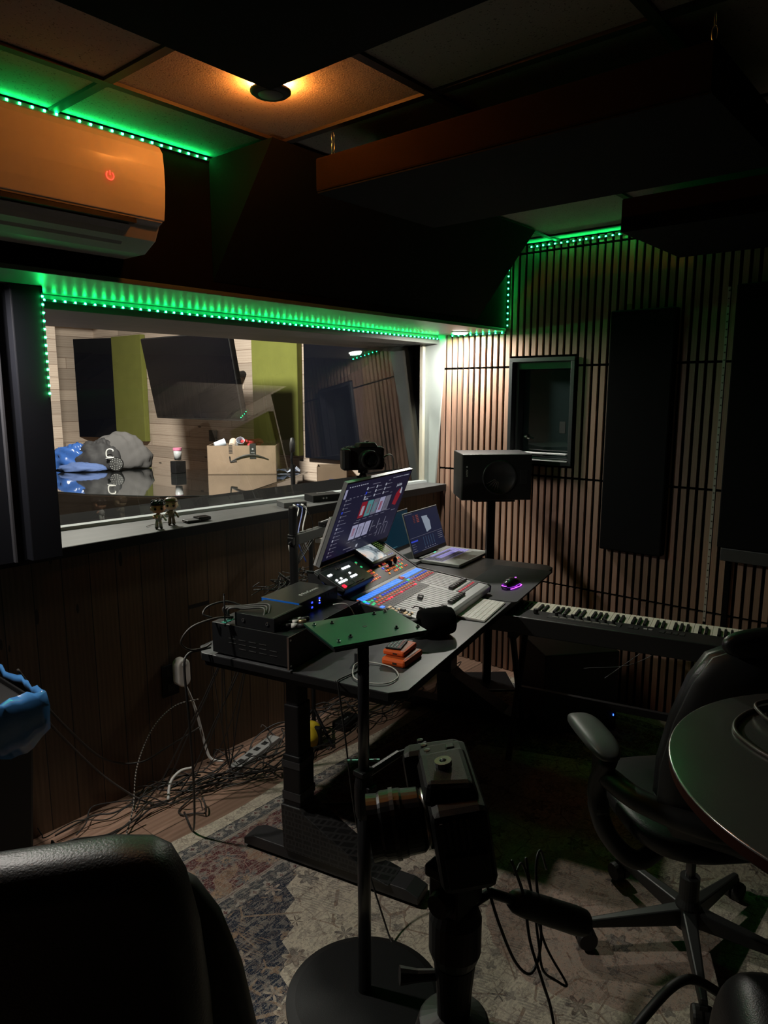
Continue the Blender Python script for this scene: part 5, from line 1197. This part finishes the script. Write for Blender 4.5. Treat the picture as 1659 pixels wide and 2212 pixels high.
# wear: horizontal abrash and speckle
wr_ = k.noise(k.vec(k.mth('MULTIPLY', k.x, 1), k.mth('MULTIPLY', k.y, 12), 0), 14, 5); c = k.mix(k.mth('MULTIPLY', k.step(wr_, .56, 1), .42), c, (.30, .27, .225))
d8, r8, _8 = flowers(22, .9, 5, .30, (1.1, 2.3)); pat8 = k.mth('MULTIPLY', inside(d8, r8), k.mth('SUBTRACT', 1, inside(d8, r8, .55))); c = k.mix(k.mth('MULTIPLY', pat8, .38), c, (.11, .085, .075))
ln1 = k.voro(k.vec(k.x, k.y, 0), 27, 'DISTANCE_TO_EDGE'); ln2 = k.noise(None, 7, 3); c = k.mix(k.mth('MULTIPLY', k.mth('MULTIPLY', k.mth('LESS_THAN', ln1, .035), k.mth('GREATER_THAN', ln2, .50)), .5), c, (.16, .12, .10))
ds_ = k.noise(None, 55, 6); c = k.mix(k.mth('MULTIPLY', k.step(ds_, .55, 1), .40), c, (.27, .24, .20)); c = k.mix(k.mth('MULTIPLY', k.step(ds_, 0, .42), .35), c, (.06, .055, .055))
spk_ = k.noise(None, 330, 2); c = k.mix(k.mth('MULTIPLY', k.step(spk_, .60, 1), .5), c, (.34, .31, .27)); c = k.mix(k.mth('MULTIPLY', k.step(spk_, 0, .36), .5), c, (.045, .04, .038))
k.color(c); k.bump(k.noise(None, 420, 3), .5, .003)
rug = MB(); nx, ny = 40, 34; vs = []; rx0, ry0 = -.2, -.9
for j in range(ny + 1):
    for i in range(nx + 1):
        x = rx0 + (RX1 - rx0) * i / nx; y_ = ry0 + (RY1 - ry0) * j / ny; vs.append((x, y_ + (.012 * math.sin(x * 7) if j == ny else 0), .007 + .0008 * math.sin(x * 9) * math.cos(y_ * 8)))
rug.add(vs, [(j * (nx + 1) + i, j * (nx + 1) + i + 1, (j + 1) * (nx + 1) + i + 1, (j + 1) * (nx + 1) + i) for j in range(ny) for i in range(nx)])
o = rug.build('rug', R.m); md = o.modifiers.new('thick', 'SOLIDIFY'); md.thickness = .005
tag(o, 'large worn rug in cream, burgundy and navy under the desk and chairs', 'rug')

# ================================================================== stand with green plate
st = thing('plate_stand', 'black pole stand with a round base carrying a flat green plate', 'stand', (1.261, 1.138, .0085))
MB().lathe([(.215, 0), (.215, .010), (.19, .020), (.03, .028), (.001, .028)], 64).build('round_base', mat('base_black', (.006, .006, .0065), .6, spec=.25, bump=.2, bscale=500), st, smooth=False)
MB().lathe([(.0175, .02), (.0175, .64)], 24).build('lower_pole', mat('pole_gloss', (.012, .012, .013), .28), st, smooth=True)
MB().lathe([(.0145, .64), (.0145, 1.020)], 24).build('upper_pole', mat('pole_gloss'), st, smooth=True)
MB().lathe([(.0205, .545), (.023, .56), (.025, .60), (.025, .635), (.020, .66), (.018, .675)], 24).cb((.0, -.022, .62), (.03, .02, .04)).cb((-.0, .0, .672), (.046, .036, .014)).build('clutch', black, st, bevel=.003)
PZ_ = 1.032
pc = [(1.246, 1.338), (1.496, 1.238), (1.414, 1.053), (1.168, 1.150)]
pcl = [(x - 1.261, y_ - 1.138) for x, y_ in pc][::-1]
gpl = MB().prism(pcl, PZ_ - .006, PZ_).build('green_plate', mat('green_painted_metal', (.008, .052, .031), .32, coat=.2), st, bevel=.001)
ins = [(x * .96 + .04 * sum(p[0] for p in pcl) / 4, y_ * .96 + .04 * sum(p[1] for p in pcl) / 4) for x, y_ in pcl]
MB().prism(ins, PZ_ - .016, PZ_ - .0062).build('plate_underside', black, st)
ctr = Vector((sum(p[0] for p in pcl) / 4, sum(p[1] for p in pcl) / 4, 0))
ea = Vector((pc[1][0] - pc[0][0], pc[1][1] - pc[0][1], 0)) / 2; eb = Vector((pc[0][0] - pc[3][0], pc[0][1] - pc[3][1], 0)) / 2
for a, b, mt2, r_ in ((-.85, .72, steel, .0055), (.78, .86, mat('knob_grey'), .0055), (.90, -.68, mat('knob_grey'), .0055), (-.80, -.72, steel, .0055), (-.50, .62, black, .005), (.50, .80, black, .0055), (.50, -.50, black, .0055), (-.50, -.55, black, .0055)):
    p = ctr + ea * a + eb * b
    MB().lathe([(r_, PZ_), (r_, PZ_ + .002), (r_ * .5, PZ_ + .003), (r_ * .45, PZ_ + .007), (.0004, PZ_ + .0075)], 8, (p.x, p.y, 0)).build('bolt', mt2, st)
MB().lathe([(.006, PZ_ - .0005), (.006, PZ_ + .0006), (.0004, PZ_ + .0006)], 14, (ctr.x, ctr.y, 0)).build('centre_hole', rubber, st)
F_ = Matrix.Rotation(math.atan2(-.763, .647) + .05, 4, 'Z'); m = MB(); m.M = F_
m.box(-.042, .042, .018, .0235, .688, .694).build('mint_bar', mat('mint_bar', (.16, .50, .38), .4), st)
m = MB(); m.M = F_
m.box(-.036, -.030, .017, .0245, .6935, .6945).box(.026, .034, .017, .0245, .6935, .6945).build('bar_slot', black, st)
MB().tube([(.02, .0, .66), (.15, .01, .655)], .011, 10).tube([(.15, .01, .655), (.24, -.02, .66)], .008, 10).build('side_arm', blackmetal, st)

# ================================================================== digital piano across the room end of the desk
KA = math.radians(12.8)
# local x runs along the keys toward the right of the picture, local y toward the slatted wall
kd = Vector((math.sin(KA) * 1.0, -math.cos(KA), 0)); kn = Vector((math.cos(KA), math.sin(KA), 0))
ka = math.atan2(kd.y, kd.x)
KO = Vector((2.56, 1.64, 0))
PH = .622
kp = thing('digital_piano', 'long black digital piano with its keys toward the slatted wall', 'digital piano', KO, ka)
KW = .0235
m = MB().prismx([(0, .0), (.275, .0), (.275, .032), (.150, .052), (.148, .070), (.0, .078)][::-1], -.03, 1.30)
o = m.build('case', mat('piano_case_black', (.010, .010, .0105), .42), kp, bevel=.004); o.location = (0, 0, PH)
MB().box(-.03, -.002, .0, .275, PH, PH + .08).box(1.2225, 1.30, 0, .275, PH, PH + .08).build('cheek_block', mat('piano_case_black'), kp, bevel=.005)
M_ivory, M_ebony = mat('ivory_key', (.70, .66, .55), .35), mat('ebony_key', (.008, .008, .008), .6, spec=.15)
wk = None
for i in range(52):
    if wk is None: wk = MB().box(.0006, KW - .0006, .150, .292, PH + .045, PH + .066).build('white_key', M_ivory, kp, bevel=.001); o = wk
    else: o = wk.copy(); COL.objects.link(o); o.parent = kp
    o.location = (i * KW, 0, 0)
bk_ = None
for i in range(52):
    if (i % 7) in (1, 4): continue
    if bk_ is None: bk_ = MB().hexa([(-.0055, .150, PH + .066), (.0055, .150, PH + .066), (.0055, .245, PH + .066), (-.0055, .245, PH + .066)], [(-.0045, .150, PH + .076), (.0045, .150, PH + .076), (.0045, .236, PH + .076), (-.0045, .236, PH + .076)]).build('black_key', M_ebony, kp); o = bk_
    else: o = bk_.copy(); COL.objects.link(o); o.parent = kp
    o.location = ((i + 1) * KW, 0, 0)
for i in range(8):
    MB().lathe([(.0075, .078), (.0065, .092), (.0005, .093)], 14, (.33 + i * .034, .100, PH - .002)).build('knob', rubber, kp)
    MB().box(.318 + i * .034, .346 + i * .034, .066, .076, PH + .0755, PH + .0785).build('slider_pad', mat('pad_grey', (.20, .19, .17), .4), kp)
MB().box(.30, .60, .055, .118, PH + .0745, PH + .0762).build('control_well', mat('well_black', (.006, .006, .006), .5), kp)
MB().lathe([(.011, .076), (.010, .092), (.0005, .093)], 16, (.24, .10, PH)).build('volume_knob', rubber, kp)
for x in (.695, .715): MB().box(x - .007, x + .007, .085, .092, PH + .074, PH + .0775).build('pale_button', mat('button_pale', (.45, .45, .42), .4), kp)
for x in (.64, .66, .76, .785, .81, .835): MB().box(x - .009, x + .009, .07, .10, PH + .0745, PH + .0765).build('dark_button', mat('button_dark', (.03, .03, .03), .4), kp)
sd = thing('piano_stand', 'black folding stand under the digital piano', 'piano stand', KO, ka)
for x in (.16, 1.10):
    MB().box(x - .02, x + .02, .02, .26, PH - .03, PH - .001).build('top_rail', blackmetal, sd)
    MB().tube([(x, .03, PH - .02), (x, .26, .02)], .014, 10).tube([(x, .25, PH - .02), (x, .02, .02)], .014, 10).build('crossed_leg', blackmetal, sd)
MB().box(.16, 1.10, .13, .15, .30, .33).build('brace_bar', blackmetal, sd)
sub = thing('subwoofer', 'large black cabinet with a tiny blue light under the digital piano', 'loudspeaker', (3.20, 1.50, .013), math.radians(-40))
MB().box(-.19, .19, -.17, .17, 0, .40).build('cabinet', M_spk, sub, bevel=.006)
MB().cb((.172, -.172, .075), (.004, .004, .009)).build('blue_light', mat('blue_led', (0, 0, .3), .4, emit=(.04, .16, 1), estr=3), sub)
cable('thin pale stick-like lead hanging below the digital piano', [(3.05, .98, .60), (3.0, 1.08, .50), (2.95, 1.20, .38)], .0016, M_cabw)
cable('thin dark lead crossing the pale one below the digital piano', [(3.06, .96, .56), (2.98, 1.10, .46), (2.90, 1.28, .42)], .0014, M_cablegrey)

# ================================================================== office chair
M_lea = mat('chair_leather', (.011, .011, .0115), .36, bump=.25, bscale=350, var=.2)
M_nyl = mat('chair_nylon', (.014, .0145, .014), .45)
HC = Vector((2.035, .535, .012)); fA = math.atan2(.72, .69)            # facing the piano and the desk
chf = thing('office_chair', 'black swivel office chair with armrests behind the round table', 'chair', HC, fA - PI / 2)
# local +y is the facing direction
for i in range(5):
    a = math.radians(133 + 72 * i) - (fA - PI / 2); ca_, sa_ = math.cos(a), math.sin(a)
    T = Matrix.Rotation(a, 4, 'Z'); m = MB(); m.M = T
    m.hexa([(.02, -.022, .070), (.31, -.012, .066), (.31, .012, .066), (.02, .022, .070)], [(.02, -.020, .125), (.31, -.009, .088), (.31, .009, .088), (.02, .020, .125)])
    lg = m.build('base_leg', M_nyl, chf, bevel=.005)
    m = MB(); m.M = T
    m.lathe([(.027, -.026), (.030, -.020), (.030, -.004), (.020, -.003), (.020, .003), (.030, .004), (.030, .020), (.027, .026)], 20, (.305, 0, .030), 'y').box(.295, .315, -.010, .010, .03, .07)
    m.build('caster', rubber, lg, smooth=False)
MB().lathe([(.036, .06), (.036, .13), (.028, .15), (.028, .22), (.001, .22)], 24).build('hub', M_nyl, chf)
MB().lathe([(.014, .22), (.014, .40)], 16).build('gas_lift', mat('lift_grey', (.10, .10, .10), .25, metal=.8), chf)
MB().box(-.09, .09, -.12, .12, .37, .41).build('tilt_mechanism', M_nyl, chf, bevel=.01)
vs, fs = _sph((0, 0, 0), 1, (1, 1, 1), 40, 20); f_ = lambda v, p: math.copysign(abs(v) ** p, v)
MB().add([(.255 * f_(x, .6), .245 * f_(y_, .6), .455 + .042 * f_(z, .5) + .012 * x * x) for x, y_, z in vs], fs).build('seat', M_lea, chf, smooth=True)
# curved seat shell with side loops carrying the arms
for s in (-1, 1):
    MB().tube(curve([(s * .10, -.05, .39), (s * .22, -.10, .36), (s * .305, -.08, .44), (s * .325, -.05, .55), (s * .315, -.09, .66)], 8), [.026] * 33, 12).build('side_loop', M_nyl, chf, smooth=True)
    ar = MB().box(s * .315 - .014, s * .315 + .014, -.06, -.01, .50, .665).build('arm_post', M_nyl, chf, bevel=.006)
    MB().lathe([(.034, -.018), (.038, -.010), (.038, .010), (.034, .018)], 24, (s * .318, -.05, .50), 'x').build('arm_pivot', M_nyl, ar, smooth=False)
    MB().add([(s * .315 + .044 * f_(x, .65), .02 + .135 * f_(y_, .7), .682 + .018 * f_(z, .6) - .012 * y_ * y_) for x, y_, z in vs], fs).build('arm_pad', mat('arm_pad_grey', (.065, .07, .066), .45), ar, smooth=True)
def sheet(xw, y0, prof, thick, nseg=14, curl=.05):
    m = MB(); vs = []; n = nseg + 1
    for side in (0, 1):
        for (z, yb, hw) in prof:
            for i in range(n):
                t_ = -1 + 2 * i / nseg; vs.append((hw * t_, yb + curl * t_ * t_ - side * thick * (1 - .5 * abs(t_) ** 6), z))
    R_ = len(prof); fs = []
    for side in (0, 1):
        o_ = side * R_ * n
        for r_ in range(R_ - 1):
            for i in range(nseg):
                q = (o_ + r_ * n + i, o_ + r_ * n + i + 1, o_ + (r_ + 1) * n + i + 1, o_ + (r_ + 1) * n + i); fs.append(q if side == 0 else q[::-1])
    for i in range(nseg): fs += [(i + 1, i, R_ * n + i, R_ * n + i + 1), ((R_ - 1) * n + i, (R_ - 1) * n + i + 1, R_ * n + (R_ - 1) * n + i + 1, R_ * n + (R_ - 1) * n + i)]
    for r_ in range(R_ - 1): fs += [(r_ * n, (r_ + 1) * n, R_ * n + (r_ + 1) * n, R_ * n + r_ * n), ((r_ + 1) * n + n - 1, r_ * n + n - 1, R_ * n + r_ * n + n - 1, R_ * n + (r_ + 1) * n + n - 1)]
    return m.add(vs, fs)
sheet(0, 0, [(.50, -.235, .10), (.54, -.240, .19), (.62, -.245, .235), (.72, -.250, .235), (.84, -.262, .215), (.95, -.280, .185), (1.01, -.29, .15), (1.03, -.295, .10)], .045, 14, .06).build('backrest', M_lea, chf, smooth=True)
sheet(0, 0, [(.48, -.290, .08), (.52, -.292, .20), (.60, -.297, .250), (.72, -.302, .250), (.84, -.314, .230), (.95, -.332, .200), (1.015, -.342, .16), (1.035, -.347, .10)], .012, 14, .062).build('back_shell', M_nyl, chf, smooth=True)
MB().tube(curve([(-.31, -.07, .60), (-.27, -.20, .60), (-.14, -.30, .58), (0, -.32, .57), (.14, -.30, .58), (.27, -.20, .60), (.31, -.07, .60)], 8), .030, 12).build('back_bracket', M_nyl, chf, smooth=True)
MB().add([(.155 * f_(x, .7), -.31 + .030 * f_(y_, .8), 1.055 + .038 * f_(z, .8)) for x, y_, z in vs], fs).build('headrest', M_lea, chf, smooth=True)

# ================================================================== round high table at the right
rt_ = thing('round_table', 'round dark table with a pale metal edge at the right side', 'table', (1.456, .023, .012))
TH = .958
MB().lathe([(.398, TH - .028), (.403, TH - .022), (.403, TH - .002), (.4, TH), (.001, TH)], 96).build('table_top', mat('table_walnut', (.028, .007, .003), .8, spec=.1), rt_, smooth=False)
MB().lathe([(.4035, TH - .004), (.4052, TH - .002), (.4035, TH + .0006), (.401, TH + .0008)], 96).build('edge_trim', mat('edge_metal', (.35, .34, .33), .25, metal=.8), rt_, smooth=True)
MB().lathe([(.035, .03), (.035, TH - .03), (.10, TH - .028)], 24).build('table_column', black, rt_)
MB().lathe([(.24, 0), (.24, .012), (.035, .035), (.001, .035)], 48).build('table_base', black, rt_)
cable('dark cable coiled on top of the round table', [(1.66, .10, .976), (1.69, .24, .976), (1.62, .312, .975), (1.54, .335, .975), (1.475, .325, .975), (1.43, .285, .975), (1.40, .235, .975), (1.38, .16, .976)], .0045, mat('brown_lead', (.05, .035, .03), .4))
cable('second turn of dark cable at the right of the round table top', [(1.70, .16, .985), (1.68, .27, .985), (1.62, .318, .985), (1.57, .30, .985), (1.53, .26, .985), (1.49, .22, .985)], .0045, mat('brown_lead'))

# ================================================================== foreground: cinema camera on a tripod
fa = math.atan2(-.647, -.763)
fc = cine('black cinema camera close in the foreground on its tripod, lens pointing left', (.764, .512, 1.012), fa + .05, lens_len=.064)
fc.rotation_euler = (math.radians(9), 0, fa + .05)
fc.scale = (1.18, 1.18, 1.18)
MB().box(-.012, .012, -.092, -.050, .008, .013).build('green_label', mat('green_label', (.01, .30, .16), .5), fc)
MB().lathe([(.0402, -.066), (.0402, -.071)], 40, (.010, 0, .050), 'y').build('focus_ring_line', mat('ring_grey', (.08, .08, .08), .4), fc)
tp = thing('camera_tripod', 'black fluid-head tripod in the foreground with a long padded pan handle', 'tripod', (.742, .498, 0))
TZ = 1.012
MB().cb((0, 0, TZ - .010), (.075, .055, .018)).build('quick_release', blackmetal, tp, bevel=.003)
MB().cb((0, 0, TZ - .045), (.062, .050, .052)).lathe([(.030, TZ - .16), (.037, TZ - .14), (.037, TZ - .09), (.030, TZ - .07)], 28).build('fluid_head', M_nyl, tp, bevel=.004)
MB().lathe([(.016, -.045), (.018, -.034), (.012, -.030)], 16, (0, 0, TZ - .05), 'x').build('tilt_knob', rubber, tp)
MB().tube([(-.015, .02, TZ - .185), (-.034, .040, TZ - .185), (-.052, .058, TZ - .183)], [.008, .009, .013], 12).build('lock_knob', rubber, tp)
MB().lathe([(.022, TZ - .27), (.026, TZ - .20), (.030, TZ - .16)], 24).build('bowl_stem', blackmetal, tp)
sh_ = MB().lathe([(.058, TZ - .34), (.062, TZ - .30), (.050, TZ - .255), (.024, TZ - .245)], 28).build('tripod_shoulder', M_nyl, tp, bevel=.003)
for i in range(3):
    a = math.radians(38 + 120 * i); ca_, sa_ = math.cos(a), math.sin(a)
    lg = MB().tube([(.05 * ca_, .05 * sa_, TZ - .31), (.20 * ca_, .20 * sa_, .36)], .018, 12).build('leg', M_nyl, tp)
    MB().tube([(.19 * ca_, .19 * sa_, .40), (.31 * ca_, .31 * sa_, .035)], .012, 10).sph((.315 * ca_, .315 * sa_, .027), .016, n=12, m=8).build('lower_leg', blackmetal, lg)
h0, h1 = Vector((.782, .468, .950)) - Vector((.742, .498, 0)), Vector((.944, .395, .838)) - Vector((.742, .498, 0))
hd_ = h1 - h0
MB().tube([tuple(Vector((.02, -.01, TZ - .08))), tuple(h0), tuple(h0 + hd_ * .35)], .0075, 12).build('handle_rod', blackmetal, tp, smooth=True)
MB().tube([tuple(h0 + hd_ * q) for q in (.22, .27, .34, .6, .9, .97, 1.0)], [.012, .017, .019, .020, .021, .020, .015], 16).build('handle_grip', rubber, tp, smooth=True)
LC = 'thin black lead looping below the foreground camera'
cable(LC + ', long drop to the bottom', [(.80, .445, 1.0), (.83, .44, .93), (.835, .43, .86), (.84, .41, .80), (.855, .40, .74), (.85, .38, .65), (.85, .36, .5)], .0022)
cable(LC + ', loop over the padded handle', [(.82, .45, .965), (.86, .46, .955), (.875, .45, .90), (.862, .43, .84), (.86, .42, .80), (.885, .41, .77), (.90, .40, .76), (.885, .43, .82), (.875, .45, .90), (.87, .46, .96)], .002)
cable(LC + ', wide hanging loop nearest the tripod head', [(.775, .47, .97), (.79, .455, .90), (.815, .44, .83), (.845, .43, .80), (.87, .43, .84), (.885, .45, .93), (.905, .455, .955), (.93, .455, .91)], .0022)

# ================================================================== leather chair back at the lower left
def slab(outline, thick, m_, name, parent, bev):
    n = len(outline); m = MB(); m.add([(s, -thick / 2, z) for s, z in outline] + [(s, thick / 2, z) for s, z in outline], [tuple(range(n)), tuple(range(n, 2 * n))[::-1]] + [(i, n + i, n + (i + 1) % n, (i + 1) % n) for i in range(n)])
    o = m.build(name, m_, parent, bevel=bev, smooth=True); o.modifiers['bevel'].segments = 6; return o
lc = thing('leather_chair', 'big black leather chair back filling the lower left corner', 'chair', (.512, .805, .0), math.atan2(-.763, .647) + .14)
rad = .055
topz = 1.035
out = [(-.62, .52), (.030, .52), (.030, .62), (.026, .76), (.016, .88), (.0, .965), (-.018, 1.003), (-.045, 1.020), (-.10, 1.026), (-.62, .985)]
slab(out, .11, mat('sofa_leather', (.015, .0145, .015), .42, bump=.35, bscale=260, var=.15), 'back_cushion', lc, .045)
o2 = [(-.60, .45), (.095, .45), (.086, .60), (.066, .72), (.035, .82), (.0, .88), (-.04, .91), (-.60, .90)]
o = slab(o2, .05, mat('chair_shell', (.034, .036, .036), .5), 'back_shell', lc, .02); o.location = (0, .105, 0)
MB().box(-.55, -.06, .13, .55, .34, .44).build('seat', mat('sofa_leather'), lc, bevel=.03)
MB().lathe([(.03, .06), (.03, .40)], 20, (-.25, .25, 0)).build('lift', blackmetal, lc)
for i in range(5):
    a = 2 * PI * i / 5; m = MB(); m.M = Matrix.Translation((-.25, .25, 0)) @ Matrix.Rotation(a, 4, 'Z'); m.hexa([(.0, -.02, .06), (.28, -.01, .06), (.28, .01, .06), (0, .02, .06)], [(.0, -.02, .10), (.28, -.01, .085), (.28, .01, .085), (0, .02, .10)]).build('base_leg', M_nyl, lc)
    m = MB(); m.M = Matrix.Translation((-.25, .25, 0)) @ Matrix.Rotation(a, 4, 'Z'); m.lathe([(.03, -.02), (.03, .02)], 16, (.28, 0, .031), 'y').build('caster', rubber, lc)
# ================================================================== waste bin with blue liner
bn = thing('waste_bin', 'black waste bin with a crumpled blue liner at the left edge', 'bin', (.66, 2.33, 0))
MB().hexa([(-.18, -.13, 0), (.18, -.13, 0), (.18, .13, 0), (-.18, .13, 0)], [(-.22, -.16, .70), (.22, -.16, .70), (.22, .16, .70), (-.22, .16, .70)]).build('bin_body', rubber, bn, bevel=.01)
MB().box(-.225, .222, -.170, -.160, .668, .712).box(.218, .226, -.165, .165, .668, .712).build('bin_rim', black, bn, bevel=.003)
m = MB(); rnd = random.Random(8); NL = 60; ring = []
per = [(-.225 + .46 * i / 20, -.172) for i in range(21)] + [(.235, -.165 + .33 * i / 12) for i in range(13)]
rows = []
for j, (dz, sc) in enumerate(((.72, .97), (.735, 1.01), (.722, 1.05), (.68, 1.07), (.63, 1.075), (.585, 1.06))):
    rows.append([(x * (sc + rnd.uniform(-.012, .022)), y_ * (sc + rnd.uniform(-.012, .03)), dz + rnd.uniform(-.012, .012) - (0 if j < 4 else .03 * math.sin(i * .5))) for i, (x, y_) in enumerate(per)])
vs = [p for r_ in rows for p in r_]; n = len(per)
m.add(vs, [(j * n + i, j * n + i + 1, (j + 1) * n + i + 1, (j + 1) * n + i) for j in range(5) for i in range(n - 1)])
lo = m.build('liner', mat('blue_liner', (.04, .14, .33), .22, coat=.3), bn, smooth=True); md = lo.modifiers.new('t', 'SOLIDIFY'); md.thickness = .0015
# ================================================================== dark bag and strap at the lower right
bg = thing('leather_bag', 'rounded black leather bag at the bottom right corner', 'bag', (1.36, .16, .012), .4)
MB().add([(.16 * f_(x, .55), .13 * f_(y_, .6), .27 + .27 * f_(z, .6)) for x, y_, z in vs0], fs0).build('bag_body', M_lea, bg, smooth=True) if 0 else None
_v, _f = _sph((0, 0, 0), 1, (1, 1, 1), 36, 22)
MB().add([(.17 * f_(x, .55), .13 * f_(y_, .6), .25 + .25 * f_(z, .6)) for x, y_, z in _v], _f).build('bag_body', M_lea, bg, smooth=True)
cable('thick black hose arching over the rug at the bottom right', [(1.30, .50, .02), (1.36, .50, .14), (1.45, .45, .26), (1.56, .40, .30), (1.66, .33, .22)], .011, rubber)
